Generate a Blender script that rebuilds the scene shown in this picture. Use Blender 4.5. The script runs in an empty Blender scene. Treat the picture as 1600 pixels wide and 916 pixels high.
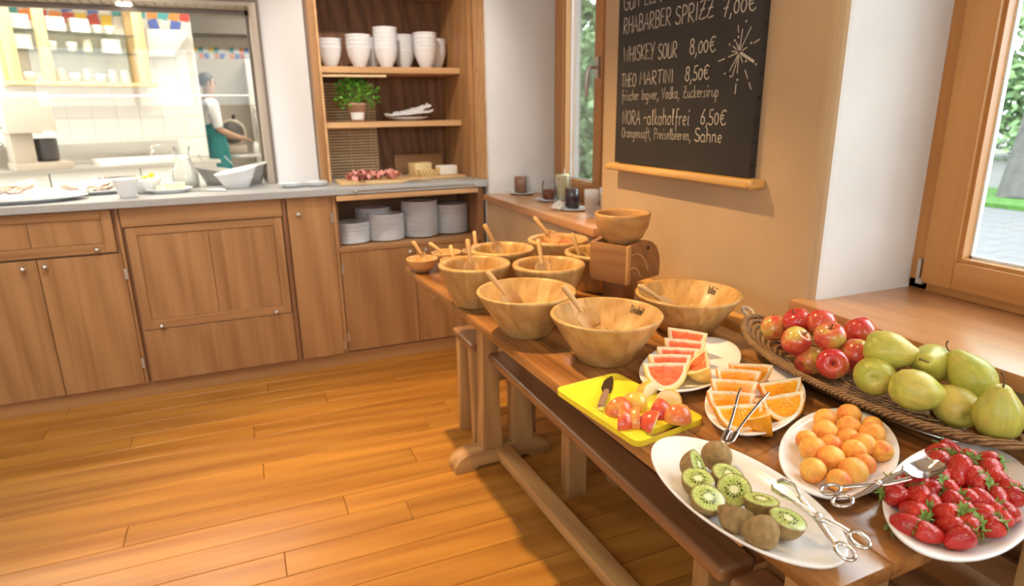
import bpy, bmesh, math, random
from mathutils import Vector, Matrix, Euler, noise
random.seed(7)
PI = math.pi
sc = bpy.context.scene
COL = sc.collection

# ------------------------------------------------------------------ camera
YAW, PITCH, ROLL, FPX = 0.396323, 0.277677, 0.01433, 993.06
fw = Vector((math.sin(YAW)*math.cos(PITCH), math.cos(YAW)*math.cos(PITCH), -math.sin(PITCH)))
rt = Vector((math.cos(YAW), -math.sin(YAW), 0.0))
dn = fw.cross(rt)
rt2 = rt*math.cos(ROLL) + dn*math.sin(ROLL)
dn2 = -rt*math.sin(ROLL) + dn*math.cos(ROLL)
cam = bpy.data.cameras.new('camera')
cam.sensor_width = 36.0
cam.lens = FPX/1600*36
cam.clip_start = 0.02
cam.dof.use_dof = True
cam.dof.focus_distance = 1.12
cam.dof.aperture_fstop = 4.5
camo = bpy.data.objects.new('camera', cam)
COL.objects.link(camo)
mw = Matrix.Identity(4)
for i in range(3):
    mw[i][0] = rt2[i]; mw[i][1] = -dn2[i]; mw[i][2] = -fw[i]
mw[0][3], mw[1][3], mw[2][3] = 0.0, 0.0, 1.30
camo.matrix_world = mw
sc.camera = camo

# ------------------------------------------------------------------ world, exposure
w = bpy.data.worlds.new('sky'); sc.world = w; w.use_nodes = True
bg = w.node_tree.nodes['Background']
bg.inputs[0].default_value = (0.90, 0.96, 1.0, 1); bg.inputs[1].default_value = 7.6
sc.view_settings.view_transform = 'Standard'
sc.view_settings.look = 'None'
sc.view_settings.gamma = 1.0
sc.view_settings.use_curve_mapping = False
sc.view_settings.exposure = 0.14

# large lights: daylight portals in the windows, ceiling lamps further down with their fixtures
def area(name, loc, rot, sx, sy, power, color, portal=False):
    L = bpy.data.lights.new(name, 'AREA'); L.shape = 'RECTANGLE'; L.size = sx; L.size_y = sy
    L.energy = power; L.color = color
    if portal: L.cycles.is_portal = True
    o = bpy.data.objects.new(name, L); COL.objects.link(o); o.location = loc; o.rotation_euler = rot
    return o
area('daylight_portal', (1.78, 0.33, 1.55), (0, PI/2, 0), 1.5, 1.5, 1, (1, 1, 1), True)
area('daylight_portal', (1.78, 2.6, 1.55), (0, PI/2, 0), 1.5, 1.2, 1, (1, 1, 1), True)
area('daylight_portal', (1.78, -1.9, 1.55), (0, PI/2, 0), 1.5, 1.6, 1, (1, 1, 1), True)
area('daylight_portal', (-0.9, -3.65, 1.87), (PI/2, 0, 0), 3.4, .96, 1, (1, 1, 1), True)

area('daylight_portal', (-3.40, -1.5, 1.87), (0, -PI/2, 0), .96, 2.4, 1, (1, 1, 1), True)

# ------------------------------------------------------------------ mesh helpers
class MB:
    def __init__(s): s.v = []; s.f = []; s.m = []; s.s = []
    def add(s, vs, fs, mat=0, smooth=False, T=None):
        o = len(s.v)
        for p in vs:
            p = Vector(p)
            s.v.append(tuple(T @ p) if T is not None else tuple(p))
        for q in fs:
            s.f.append([i+o for i in q]); s.m.append(mat); s.s.append(smooth)
        return s
    def box(s, x0, x1, y0, y1, z0, z1, mat=0, T=None):
        vs = [(x, y, z) for z in (z0, z1) for y in (y0, y1) for x in (x0, x1)]
        fs = [(0, 2, 3, 1), (4, 5, 7, 6), (0, 1, 5, 4), (2, 6, 7, 3), (0, 4, 6, 2), (1, 3, 7, 5)]
        return s.add(vs, fs, mat, False, T)
    def cbox(s, c, d, mat=0, T=None):
        return s.box(c[0]-d[0]/2, c[0]+d[0]/2, c[1]-d[1]/2, c[1]+d[1]/2, c[2]-d[2]/2, c[2]+d[2]/2, mat, T)
    def lathe(s, prof, n=32, mat=0, T=None, a0=0.0, a1=2*PI, sx=1.0, sy=1.0, smooth=True, cap=False):
        full = abs(a1-a0-2*PI) < 1e-6
        k = n if full else n+1
        vs = []
        for i in range(k):
            a = a0+(a1-a0)*i/n; c, d = math.cos(a), math.sin(a)
            for r, z in prof: vs.append((r*c*sx, r*d*sy, z))
        m = len(prof); fs = []
        for i in range(n):
            i2 = (i+1) % k if full else i+1
            for j in range(m-1):
                a, b, c2, d2 = i*m+j, i2*m+j, i2*m+j+1, i*m+j+1
                if prof[j][0] < 1e-7: fs.append((a, c2, d2))
                elif prof[j+1][0] < 1e-7: fs.append((a, b, c2))
                else: fs.append((a, b, c2, d2))
        s.add(vs, fs, mat, smooth, T)
        if cap and not full:
            s.add([(r*math.cos(a0)*sx, r*math.sin(a0)*sy, z) for r, z in prof], [tuple(range(m))], mat, False, T)
            s.add([(r*math.cos(a1)*sx, r*math.sin(a1)*sy, z) for r, z in prof], [tuple(range(m))[::-1]], mat, False, T)
        return s
    def tube(s, pts, r, n=8, mat=0, T=None, closed=False, flat=1.0, up=None, smooth=True):
        pts = [Vector(p) for p in pts]; k = len(pts)
        rr = r if isinstance(r, (list, tuple)) else [r]*k
        vs = []; prev = None
        for i, p in enumerate(pts):
            if closed: t = pts[(i+1) % k]-pts[i-1]
            else: t = pts[min(i+1, k-1)]-pts[max(i-1, 0)]
            if t.length < 1e-9: t = Vector((0, 0, 1))
            t.normalize()
            if up is not None: nrm = Vector(up)-t*t.dot(Vector(up))
            elif prev is None:
                nrm = Vector((0, 0, 1)) if abs(t.z) < .9 else Vector((1, 0, 0)); nrm = nrm-t*t.dot(nrm)
            else: nrm = prev-t*t.dot(prev)
            nrm.normalize(); prev = nrm; b = t.cross(nrm)
            for j in range(n):
                a = 2*PI*j/n
                vs.append(p+nrm*(rr[i]*math.cos(a)*flat)+b*(rr[i]*math.sin(a)))
        fs = []
        for i in range(k if closed else k-1):
            i2 = (i+1) % k
            for j in range(n):
                j2 = (j+1) % n
                fs.append((i*n+j, i*n+j2, i2*n+j2, i2*n+j))
        s.add(vs, fs, mat, smooth, T)
        if not closed:
            s.add(vs[:n], [tuple(range(n))[::-1]], mat, False, T)
            s.add(vs[-n:], [tuple(range(n))], mat, False, T)
        return s
    def prism(s, pts, z0, z1, mat=0, T=None):
        n = len(pts)
        vs = [(x, y, z0) for x, y in pts]+[(x, y, z1) for x, y in pts]
        fs = [tuple(range(n))[::-1], tuple(range(n, 2*n))]
        for i in range(n):
            j = (i+1) % n; fs.append((i, j, n+j, n+i))
        return s.add(vs, fs, mat, False, T)
    def mesh(s, name, mats, bevel=0.0, seg=2, merge=False, sharp=35):
        me = bpy.data.meshes.new(name)
        me.from_pydata(s.v, [], s.f)
        for p, mi, sm in zip(me.polygons, s.m, s.s): p.material_index = mi; p.use_smooth = sm
        for m in (mats if isinstance(mats, (list, tuple)) else [mats]): me.materials.append(m)
        if merge or bevel or True:
            bm = bmesh.new(); bm.from_mesh(me)
            if merge or bevel: bmesh.ops.remove_doubles(bm, verts=bm.verts, dist=1e-6)
            bmesh.ops.recalc_face_normals(bm, faces=bm.faces)
            if bevel:
                es = [e for e in bm.edges if len(e.link_faces) == 2 and e.calc_face_angle(0) > .6]
                bmesh.ops.bevel(bm, geom=es, offset=bevel, segments=seg, affect='EDGES', profile=.6, clamp_overlap=True)
                for f in bm.faces: f.smooth = True
            bm.to_mesh(me); bm.free()
        if bevel: me.set_sharp_from_angle(angle=math.radians(sharp))
        return me
    def build(s, name, mats, parent=None, loc=(0, 0, 0), rot=(0, 0, 0), bevel=0.0, seg=2, merge=False, sharp=35):
        return link(name, s.mesh(name, mats, bevel, seg, merge, sharp), parent, loc, rot)

def link(name, me, parent=None, loc=(0, 0, 0), rot=(0, 0, 0)):
    o = bpy.data.objects.new(name, me); COL.objects.link(o)
    o.location = loc; o.rotation_euler = rot
    if parent is not None: o.parent = parent
    return o
def tag(o, label, cat, group=None, kind=None):
    o['label'] = label; o['category'] = cat
    if group: o['group'] = group
    if kind: o['kind'] = kind
    return o
def struct(o, label=None):
    o['kind'] = 'structure'
    if label: o['label'] = label
    return o
def thing(name, label, cat, loc=(0, 0, 0), rz=0.0, group=None):
    o = bpy.data.objects.new(name, None); COL.objects.link(o)
    o.empty_display_size = .05
    o.location = loc; o.rotation_euler = (0, 0, rz)
    return tag(o, label, cat, group)
def copy_tree(o, parent=None, loc=None, rot=None, label=None):
    c = o.copy(); COL.objects.link(c); c.parent = parent
    if loc is not None: c.location = loc
    if rot is not None: c.rotation_euler = rot
    if label: c['label'] = label
    for ch in list(o.children): copy_tree(ch, c)
    return c
def lookm(p, fwd, up=(0, 0, 1)):
    """matrix whose +Y runs along fwd and +Z is as near up as possible"""
    y = Vector(fwd).normalized(); u = Vector(up); z = (u-y*u.dot(y)).normalized(); x = y.cross(z)
    m = Matrix.Identity(4)
    for i in range(3): m[i][0] = x[i]; m[i][1] = y[i]; m[i][2] = z[i]; m[i][3] = p[i]
    return m
def setm(o, m): o.location = m.to_translation(); o.rotation_euler = m.to_euler(); return o

# ------------------------------------------------------------------ materials
def nt(name):
    m = bpy.data.materials.new(name); m.use_nodes = True
    return m, m.node_tree, m.node_tree.nodes['Principled BSDF']
def N(t, typ, **k):
    n = t.nodes.new(typ)
    for a, b in k.items(): setattr(n, a, b)
    return n
def ramp(t, stops, fac=None):
    r = t.nodes.new('ShaderNodeValToRGB'); e = r.color_ramp.elements
    while len(e) < len(stops): e.new(.5)
    for i, (p, c) in enumerate(stops): e[i].position = p; e[i].color = (*c, 1)
    if fac is not None: t.links.new(fac, r.inputs[0])
    return r
def mixc(t, a, b, fac, mode='MIX'):
    m = t.nodes.new('ShaderNodeMix'); m.data_type = 'RGBA'; m.blend_type = mode
    for sock, val in ((m.inputs[0], fac), (m.inputs[6], a), (m.inputs[7], b)):
        if hasattr(val, 'is_output'): t.links.new(val, sock)
        elif isinstance(val, (int, float)): sock.default_value = val
        else: sock.default_value = (*val, 1)
    return m.outputs[2]
def coords(t, scale=(1, 1, 1), rnd=0.0, rot=(0, 0, 0), which='Object'):
    tc = t.nodes.new('ShaderNodeTexCoord'); mp = t.nodes.new('ShaderNodeMapping')
    mp.inputs['Scale'].default_value = scale; mp.inputs['Rotation'].default_value = rot
    t.links.new(tc.outputs[which], mp.inputs[0])
    if rnd:
        oi = t.nodes.new('ShaderNodeObjectInfo'); mm = t.nodes.new('ShaderNodeMath'); mm.operation = 'MULTIPLY'
        mm.inputs[1].default_value = rnd; t.links.new(oi.outputs['Random'], mm.inputs[0])
        t.links.new(mm.outputs[0], mp.inputs['Location'])
    return mp.outputs[0]
def noise_n(t, vec, scale, detail=4.0, rough=.5, dist=0.0):
    n = t.nodes.new('ShaderNodeTexNoise'); n.inputs['Scale'].default_value = scale
    n.inputs['Detail'].default_value = detail; n.inputs['Roughness'].default_value = rough
    n.inputs['Distortion'].default_value = dist
    t.links.new(vec, n.inputs['Vector']); return n.outputs['Fac']
def bump(t, b, h, strength, dist=.002):
    n = t.nodes.new('ShaderNodeBump'); n.inputs['Strength'].default_value = strength
    n.inputs['Distance'].default_value = dist
    t.links.new(h, n.inputs['Height']); t.links.new(n.outputs[0], b.inputs['Normal'])
def plain(name, col, rough=.5, metal=0.0, coat=0.0, spec=.5, nz=0.0, nscale=20, bmp=0.0, sss=0.0):
    m, t, b = nt(name)
    b.inputs['Base Color'].default_value = (*col, 1); b.inputs['Roughness'].default_value = rough
    b.inputs['Metallic'].default_value = metal; b.inputs['Coat Weight'].default_value = coat
    b.inputs['Specular IOR Level'].default_value = spec
    if sss: b.inputs['Subsurface Weight'].default_value = sss; b.inputs['Subsurface Radius'].default_value = (.006, .004, .002)
    if nz or bmp:
        f = noise_n(t, coords(t), nscale, 5)
        if nz:
            r = ramp(t, [(.3, tuple(c*(1-nz) for c in col)), (.7, tuple(min(1, c*(1+nz)) for c in col))], f)
            t.links.new(r.outputs[0], b.inputs['Base Color'])
        if bmp: bump(t, b, f, bmp)
    return m
def wood(name, dark, light, axis='X', rough=.42, scale=1.0, coat=0.0, var=.18, contrast=1.0, rings=5.0, spec=.4, across=22.0):
    """straight-grained timber, grain along the given local axis, tone varied per piece"""
    m, t, b = nt(name)
    lo, hi = .55*scale, across*scale
    s = {'X': (lo, hi, hi), 'Y': (hi, lo, hi), 'Z': (hi, hi, lo)}[axis]
    v = coords(t, s, 37.0)
    n1 = noise_n(t, v, 1.0, 3, .5, .6)
    # cathedral rings
    wv = N(t, 'ShaderNodeTexWave', wave_type='RINGS', rings_direction='SPHERICAL')
    s2 = {'X': (.16, 1, 1), 'Y': (1, .16, 1), 'Z': (1, 1, .16)}[axis]
    v2 = coords(t, tuple(q*rings*scale for q in s2), 11.3)
    wv.inputs['Scale'].default_value = 1.3; wv.inputs['Distortion'].default_value = 6.0
    wv.inputs['Detail'].default_value = 2.0; wv.inputs['Detail Scale'].default_value = .8
    t.links.new(v2, wv.inputs['Vector'])
    s3 = tuple(q*9 for q in s)
    n3 = noise_n(t, coords(t, s3, 5.0), 1.0, 2, .6)
    a = N(t, 'ShaderNodeMath', operation='MULTIPLY_ADD'); a.inputs[1].default_value = .35*contrast
    t.links.new(wv.outputs['Fac'], a.inputs[0]); 
    sub = N(t, 'ShaderNodeMath', operation='MULTIPLY_ADD'); sub.inputs[1].default_value = .75; sub.inputs[2].default_value = -.05
    t.links.new(n1, sub.inputs[0]); t.links.new(sub.outputs[0], a.inputs[2])
    a2 = N(t, 'ShaderNodeMath', operation='MULTIPLY_ADD'); a2.inputs[1].default_value = .22
    t.links.new(n3, a2.inputs[0]); t.links.new(a.outputs[0], a2.inputs[2])
    r = ramp(t, [(.25, dark), (.52, tuple((p+q)/2 for p, q in zip(dark, light))), (.85, light)], a2.outputs[0])
    oi = N(t, 'ShaderNodeObjectInfo')
    mr = N(t, 'ShaderNodeMapRange'); mr.inputs[3].default_value = 1-var; mr.inputs[4].default_value = 1+var*.7
    t.links.new(oi.outputs['Random'], mr.inputs[0])
    hs = N(t, 'ShaderNodeHueSaturation'); t.links.new(mr.outputs[0], hs.inputs['Value']); t.links.new(r.outputs[0], hs.inputs['Color'])
    t.links.new(hs.outputs[0], b.inputs['Base Color'])
    b.inputs['Roughness'].default_value = rough; b.inputs['Coat Weight'].default_value = coat; b.inputs['Coat Roughness'].default_value = .18
    b.inputs['Specular IOR Level'].default_value = spec
    bump(t, b, n3, .12, .001)
    return m
def glass_thin(name, tint=(1, 1, 1), refl=.06, rough=0.0):
    m = bpy.data.materials.new(name); m.use_nodes = True; t = m.node_tree
    t.nodes.remove(t.nodes['Principled BSDF'])
    tr = N(t, 'ShaderNodeBsdfTransparent'); tr.inputs[0].default_value = (*tint, 1)
    gl = N(t, 'ShaderNodeBsdfGlossy'); gl.inputs['Roughness'].default_value = rough
    lw = N(t, 'ShaderNodeFresnel'); lw.inputs[0].default_value = 1.22
    mu = N(t, 'ShaderNodeMath', operation='MULTIPLY_ADD'); mu.inputs[1].default_value = .8; mu.inputs[2].default_value = refl*.35
    t.links.new(lw.outputs[0], mu.inputs[0])
    mx = N(t, 'ShaderNodeMixShader'); t.links.new(mu.outputs[0], mx.inputs[0])
    t.links.new(tr.outputs[0], mx.inputs[1]); t.links.new(gl.outputs[0], mx.inputs[2])
    t.links.new(mx.outputs[0], t.nodes['Material Output'].inputs[0])
    return m
def frosted(name, col, opac):
    m = bpy.data.materials.new(name); m.use_nodes = True; t = m.node_tree
    b = t.nodes['Principled BSDF']; b.inputs['Base Color'].default_value = (*col, 1); b.inputs['Roughness'].default_value = .2
    tr = N(t, 'ShaderNodeBsdfTransparent'); mx = N(t, 'ShaderNodeMixShader'); mx.inputs[0].default_value = opac
    t.links.new(tr.outputs[0], mx.inputs[1]); t.links.new(b.outputs[0], mx.inputs[2]); t.links.new(mx.outputs[0], t.nodes['Material Output'].inputs[0])
    return m
def emis(name, col, s):
    m, t, b = nt(name); b.inputs['Base Color'].default_value = (*col, 1)
    b.inputs['Emission Color'].default_value = (*col, 1); b.inputs['Emission Strength'].default_value = s
    return m

M = {}
M['floor'] = wood('larch_floor', (.33, .125, .018), (.53, .245, .042), 'X', .40, .8, .05, .14, .8, 4, .4, 30.0)
M['cab_v'] = wood('larch_front_upright', (.30, .138, .050), (.50, .27, .112), 'Z', .45, .8, 0, .07, .6, 4, .4, 38.0)
M['cab_h'] = wood('larch_front_level', (.30, .138, .050), (.50, .27, .112), 'X', .45, .8, 0, .07, .5, 4, .4, 38.0)
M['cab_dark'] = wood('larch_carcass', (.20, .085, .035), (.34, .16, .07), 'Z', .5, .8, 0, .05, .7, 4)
M['shelf'] = wood('pale_shelf', (.50, .26, .11), (.72, .44, .21), 'X', .45, .8, 0, .05, .7)
M['back'] = wood('cupboard_back', (.13, .052, .022), (.30, .135, .06), 'Z', .5, 1.2, 0, .1, .9)
M['table'] = wood('oiled_table', (.13, .044, .012), (.47, .215, .068), 'Y', .22, 1.0, .6, .06, .9, 5, .4, 55.0)
M['bench'] = wood('oiled_bench', (.17, .072, .028), (.36, .175, .07), 'Y', .35, 1.0, .2, .08)
M['leg'] = wood('table_leg', (.34, .17, .06), (.54, .31, .12), 'Z', .45, 1.0, 0, .08)
M['foot'] = wood('table_foot', (.34, .17, .06), (.54, .31, .12), 'X', .45, 1.0, 0, .08)
M['legy'] = wood('table_stretcher', (.34, .17, .06), (.54, .31, .12), 'Y', .45, 1.0, 0, .08)
M['wframe_v'] = wood('window_wood_upright', (.42, .18, .05), (.62, .31, .10), 'Z', .4, .7, .1, .04, .5)
M['wframe_h'] = wood('window_wood_level', (.42, .18, .05), (.62, .31, .10), 'Y', .4, .7, .1, .04, .5)
M['sill'] = wood('sill_wood', (.46, .21, .085), (.66, .35, .16), 'Y', .3, .7, .3, .03, .5)
M['stave'] = wood('bowl_stave', (.40, .205, .055), (.66, .42, .165), 'Z', .42, 1.6, .05, .16, .5)
M['bowlw'] = wood('turned_bowl', (.42, .20, .06), (.60, .34, .125), 'X', .42, 1.6, .05, .08, .6)
M['spoon'] = wood('scoop_wood', (.52, .28, .10), (.74, .48, .21), 'Y', .5, 1.6, 0, .08, .4)
M['mill'] = wood('mill_wood', (.22, .09, .034), (.38, .18, .07), 'Y', .4, 1.6, .1, .03, .6)
M['bamboo'] = wood('bamboo', (.66, .44, .22), (.86, .66, .40), 'X', .5, 2, 0, .03, .4)
M['board'] = wood('chopping_board', (.56, .34, .14), (.78, .54, .28), 'X', .5, 1.5, 0, .05, .4)
M['chalkbar'] = wood('chalk_tray', (.52, .27, .07), (.76, .46, .15), 'Y', .35, 1.2, .2, .02, .6)
M['tan'] = plain('lamplit_plaster', (.52, .36, .205), .9, nz=.07, nscale=3.5, bmp=.35)  # plaster with the lamps' warm light put into its colour
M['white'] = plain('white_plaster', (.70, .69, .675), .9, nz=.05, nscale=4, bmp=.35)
M['wallw'] = plain('white_paint', (.80, .81, .83), .85, nz=.02, nscale=3)
M['ceil'] = plain('ceiling_paint', (.82, .80, .76), .9)
M['steel_top'] = plain('stone_worktop', (.40, .40, .39), .35, nz=.08, nscale=60)
M['china'] = plain('white_china', (.86, .87, .89), .18, coat=.3)
M['chinaw'] = plain('cream_china', (.82, .80, .76), .2, coat=.3)
M['steel'] = plain('polished_steel', (.75, .74, .72), .16, 1.0)
M['brushed'] = plain('brushed_steel', (.62, .60, .57), .35, 1.0)
M['knob'] = plain('knob_metal', (.72, .71, .70), .28, 1.0)
M['pane'] = glass_thin('window_glass', (.98, 1, .99), .03)
M['jar'] = glass_thin('jar_glass', (.96, .98, .98), .06)
M['plastic'] = frosted('clear_tumbler', (.86, .89, .92), .28)
M['black'] = plain('matt_black', (.02, .018, .016), .6)
# ================================================================== structure
W = 1.215          # room face of the window wall
# ---- floor with single planks running along the counters
fl = struct(MB().box(-3.35, 1.25, -3.65, 4.0, -.06, -.021).build('floor', M['cab_dark']))
random.seed(3)
PIT = .1165
rows = {0: [-.077], 3: [-.053], 5: [-.48], 7: [.395], 8: [-.014], 2: [.62, -1.3], 4: [.5, -1.15], 1: [-1.0, .75], 6: [-1.2, .2], 9: [-.75, .7], -1: [-.55, .9], -2: [.25], -3: [-.9, .6], -4: [0.0]}
k = -6
while True:
    y1 = 2.752-PIT*k; y0 = y1-PIT
    if y1 < -3.6: break
    js = list(rows.get(k, []))
    if not js: js = [random.uniform(-1.4, .9)]
    lo, hi = min(js), max(js)
    x = lo-random.uniform(1.2, 1.9)
    while x > -3.1: js.append(x); x -= random.uniform(1.2, 2.0)
    x = hi+random.uniform(1.1, 1.6)
    while x < 1.0: js.append(x); x += random.uniform(1.2, 1.8)
    js = [-3.34]+sorted(js)+[1.24]
    for a, b in zip(js[:-1], js[1:]):
        if b-a < .04: continue
        L = b-a-.0016; H = PIT-.0018
        o = MB().cbox((0, 0, 0), (L, H, .02)).build('plank', M['floor'], fl, ((a+b)/2, (y0+y1)/2, -.0105+random.uniform(-.0004, .0004)), bevel=.0016, seg=1)
    k += 1
# ---- ceiling and the walls out of view (with unseen windows added for fill daylight)
CZ = 2.62
struct(MB().box(-3.45, 1.75, -3.75, 3.85, CZ, CZ+.1).build('ceiling', M['ceil']))
def wall_with_hole(name, mats, axis, c0, c1, a0, a1, z1, h):
    """wall between c0..c1 thick, spanning a0..a1, with one opening h=(b0,b1,z0,z1)"""
    m = MB()
    def bx(p0, p1, q0, q1):
        if p1-p0 < 1e-4 or q1-q0 < 1e-4: return
        if axis == 'x': m.box(c0, c1, p0, p1, q0, q1)
        else: m.box(p0, p1, c0, c1, q0, q1)
    bx(a0, h[0], 0, z1); bx(h[1], a1, 0, z1); bx(h[0], h[1], 0, h[2]); bx(h[0], h[1], h[3], z1)
    return struct(m.build(name, mats))
wall_with_hole('wall_left', M['wallw'], 'x', -3.45, -3.3, -3.75, 3.85, CZ, (-2.7, -.3, 1.4, 2.35))
wall_with_hole('wall_front', M['wallw'], 'y', -3.75, -3.6, -3.45, 1.75, CZ, (-2.6, .8, 1.4, 2.35))
for n, ax in ((4, 'x'), (5, 'y')):
    m = MB(); mid, hs = (-1.5, 1.2) if ax == 'x' else (-.9, 1.7)
    for a in (-hs, -.4, .4, hs):
        if ax == 'x': m.box(-3.42, -3.36, mid+a-.04, mid+a+.04, 1.4, 2.35)
        else: m.box(mid+a-.04, mid+a+.04, -3.72, -3.66, 1.4, 2.35)
    for z in (1.4, 2.28):
        if ax == 'x': m.box(-3.42, -3.36, mid-hs, mid+hs, z, z+.07)
        else: m.box(mid-hs, mid+hs, -3.72, -3.66, z, z+.07)
    o = struct(m.build('window_%d' % n, M['wframe_v']))
    p = MB()
    if ax == 'x': p.box(-3.395, -3.389, mid-hs, mid+hs, 1.42, 2.3)
    else: p.box(mid-hs, mid+hs, -3.695, -3.689, 1.42, 2.3)
    p.build('pane', M['pane'], o)

# ---- window wall: masonry blocks, lamp warmth tinted into the room-side plaster, white plaster in the reveals
def quadprism(name, foot, z0, z1, mats, fm, soft=0):
    """upright prism over a footprint; fm = material index of each side, top and bottom take 0"""
    n = len(foot); vs = [(x, y, z0) for x, y in foot]+[(x, y, z1) for x, y in foot]
    m = MB(); m.add(vs, [tuple(range(n))[::-1], tuple(range(n, 2*n))], 1)
    for i in range(n):
        j = (i+1) % n; m.add([vs[i], vs[j], vs[n+j], vs[n+i]], [(0, 1, 2, 3)], fm[i])
    return m
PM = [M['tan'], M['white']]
def arc(cx, cy, r, a0, a1, n=5): return [(cx+r*math.cos(a0+(a1-a0)*i/n), cy+r*math.sin(a0+(a1-a0)*i/n)) for i in range(n+1)]
# far pier (beside the open cupboard)
foot = [(1.66, 4.2), (1.232, 4.2)]+arc(1.247, 3.255, .015, PI, 1.5*PI, 3)+[(1.60, 3.085), (1.60, 3.05), (1.66, 3.03)]
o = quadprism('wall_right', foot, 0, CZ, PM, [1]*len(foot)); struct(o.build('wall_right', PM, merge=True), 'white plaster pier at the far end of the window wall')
# pier with the chalkboard
foot = [(1.66, 1.06), (1.66, 1.99), (1.60, 2.0), (1.60, 2.0), (W+.03, 2.05)]+arc(W+.02, 2.03, .02, PI/2, PI, 3)[1:]+arc(W+.03, 1.095, .03, PI, 1.5*PI, 5)+[(1.60, 1.055)]
foot = [p for i, p in enumerate(foot) if i == 0 or p != foot[i-1]]
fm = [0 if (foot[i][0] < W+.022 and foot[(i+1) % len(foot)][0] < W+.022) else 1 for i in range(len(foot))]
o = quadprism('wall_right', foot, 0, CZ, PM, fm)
struct(o.build('wall_right', PM, merge=True), 'lamplight-tinted plastered pier carrying the chalkboard')
# near pier
foot = [(1.66, -1.05), (1.66, -.32), (1.60, -.33), (W, -.40), (W, -1.05)]
o = quadprism('wall_right', foot, 0, CZ, PM, [1, 1, 1, 0, 1]); struct(o.build('wall_right', PM), 'lamplight-tinted plastered pier beside the near window')
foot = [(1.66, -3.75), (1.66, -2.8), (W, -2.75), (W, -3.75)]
o = quadprism('wall_right', foot, 0, CZ, PM, [1, 1, 0, 1]); struct(o.build('wall_right', PM), 'lamplight-tinted plastered end of the window wall')
# parapets and lintels
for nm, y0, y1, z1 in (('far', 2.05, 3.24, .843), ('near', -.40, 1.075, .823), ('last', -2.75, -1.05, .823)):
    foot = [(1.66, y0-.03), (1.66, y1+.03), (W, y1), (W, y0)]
    o = quadprism('wall_right', foot, 0, z1, PM, [1, 1, 0, 1]); struct(o.build('wall_right', PM), 'lamplight-tinted plastered parapet under the %s window' % nm)
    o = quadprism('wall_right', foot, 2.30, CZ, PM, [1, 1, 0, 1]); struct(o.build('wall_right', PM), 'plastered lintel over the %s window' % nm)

# ---- window sills
def sill(n, x0, x1, y0, y1, z1, t, lab):
    m = MB().box(x0, x1, y0, y1, z1-t, z1)
    struct(m.build('trim_%d' % n, M['sill'], bevel=.004), lab)
sill(1, 1.192, 1.60, 2.052, 3.235, .875, .032, 'wooden sill of the far window holding the jam jars')
sill(2, 1.186, 1.60, -.39, 1.098, .855, .032, 'wide wooden sill of the near window')
sill(3, 1.186, 1.60, -2.74, -1.06, .855, .032, 'wooden sill of the window behind the viewer')

# ---- windows
def window(n, ya, yb, z0, z1, sashes, lab, handle=None):
    """frame plane x=1.54; ya<yb; sashes = list of (y0,y1)"""
    w = bpy.data.objects.new('window_%d' % n, None); COL.objects.link(w); w['kind'] = 'structure'; w['label'] = lab
    X0, X1 = 1.545, 1.615; fw_ = .05
    for a, b, c, d, mt in ((ya, ya+fw_, z0, z1, 'wframe_v'), (yb-fw_, yb, z0, z1, 'wframe_v'), (ya, yb, z0, z0+.028, 'wframe_h'), (ya, yb, z1-.05, z1, 'wframe_h')):
        MB().box(X0, X1, a, b, c, d).build('window_frame', M[mt], w, bevel=.003)
    for (s0, s1) in sashes:
        st = .075; x0, x1 = 1.532, 1.60; zb, zt = z0+.022, z1-.045
        sash = MB().box(x0, x1, s0, s0+st, zb, zt).box(x0, x1, s1-st, s1, zb, zt).build('sash_stile', M['wframe_v'], w, bevel=.004)
        MB().box(x0, x1, s0+st, s1-st, zb, zb+.066).box(x0, x1, s0+st, s1-st, zt-.066, zt).build('sash_rail', M['wframe_h'], sash, bevel=.004)
        MB().box(x0+.012, x1-.01, s0+st, s0+st+.008, zb+.066, zt-.066).box(x0+.012, x1-.01, s1-st-.008, s1-st, zb+.066, zt-.066).box(x0+.012, x1-.01, s0+st+.008, s1-st-.008, zb+.066, zb+.074).build('glazing_bead', M['wframe_v'], sash)
        MB().box(1.566, 1.570, s0+st, s1-st, zb+.066, zt-.066).build('pane', M['pane'], w)
        m = MB()
        for a, b, c, d in ((s0+st, s0+st+.012, zb+.066, zt-.066), (s1-st-.012, s1-st, zb+.066, zt-.066), (s0+st, s1-st, zb+.066, zb+.08)):
            m.box(1.572, 1.584, a, b, c, d)
        m.build('spacer_bar', plain('spacer', (.75, .76, .78), .4, .3), sash)
    return w
w1 = window(1, 2.03, 3.085, .872, 2.30, [(2.585, 3.045), (2.07, 2.575)], 'far window with larch frame beside the jam jars')
w2 = window(2, -.35, 1.057, .855, 2.30, [(.36, 1.02), (-.31, .345)], 'near window with larch frame above the fruit basket')
window(3, -2.74, -1.06, .855, 2.30, [(-1.90, -1.1), (-2.70, -1.91)], 'window behind the viewer')
# handle of the far window
m = MB().box(1.518, 1.533, 2.600, 2.632, 1.44, 1.53)
m.tube([(1.53, 2.616, 1.485), (1.485, 2.616, 1.487)], .009, 10)
m.tube([(1.487, 2.616, 1.49), (1.478, 2.618, 1.478), (1.474, 2.622, 1.44), (1.474, 2.626, 1.395), (1.482, 2.628, 1.365)], [.009, .010, .010, .009, .008], 10)
h = m.build('window_handle', M['brushed'], w1); h['label'] = 'brushed metal lever handle'
m = MB().box(1.528, 1.545, 1.021, 1.030, .885, .935).box(1.53, 1.545, 1.014, 1.03, .872, .886)
h = m.build('hinge', M['brushed'], w2); h['label'] = 'metal hinge at the foot of the frame'

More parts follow.
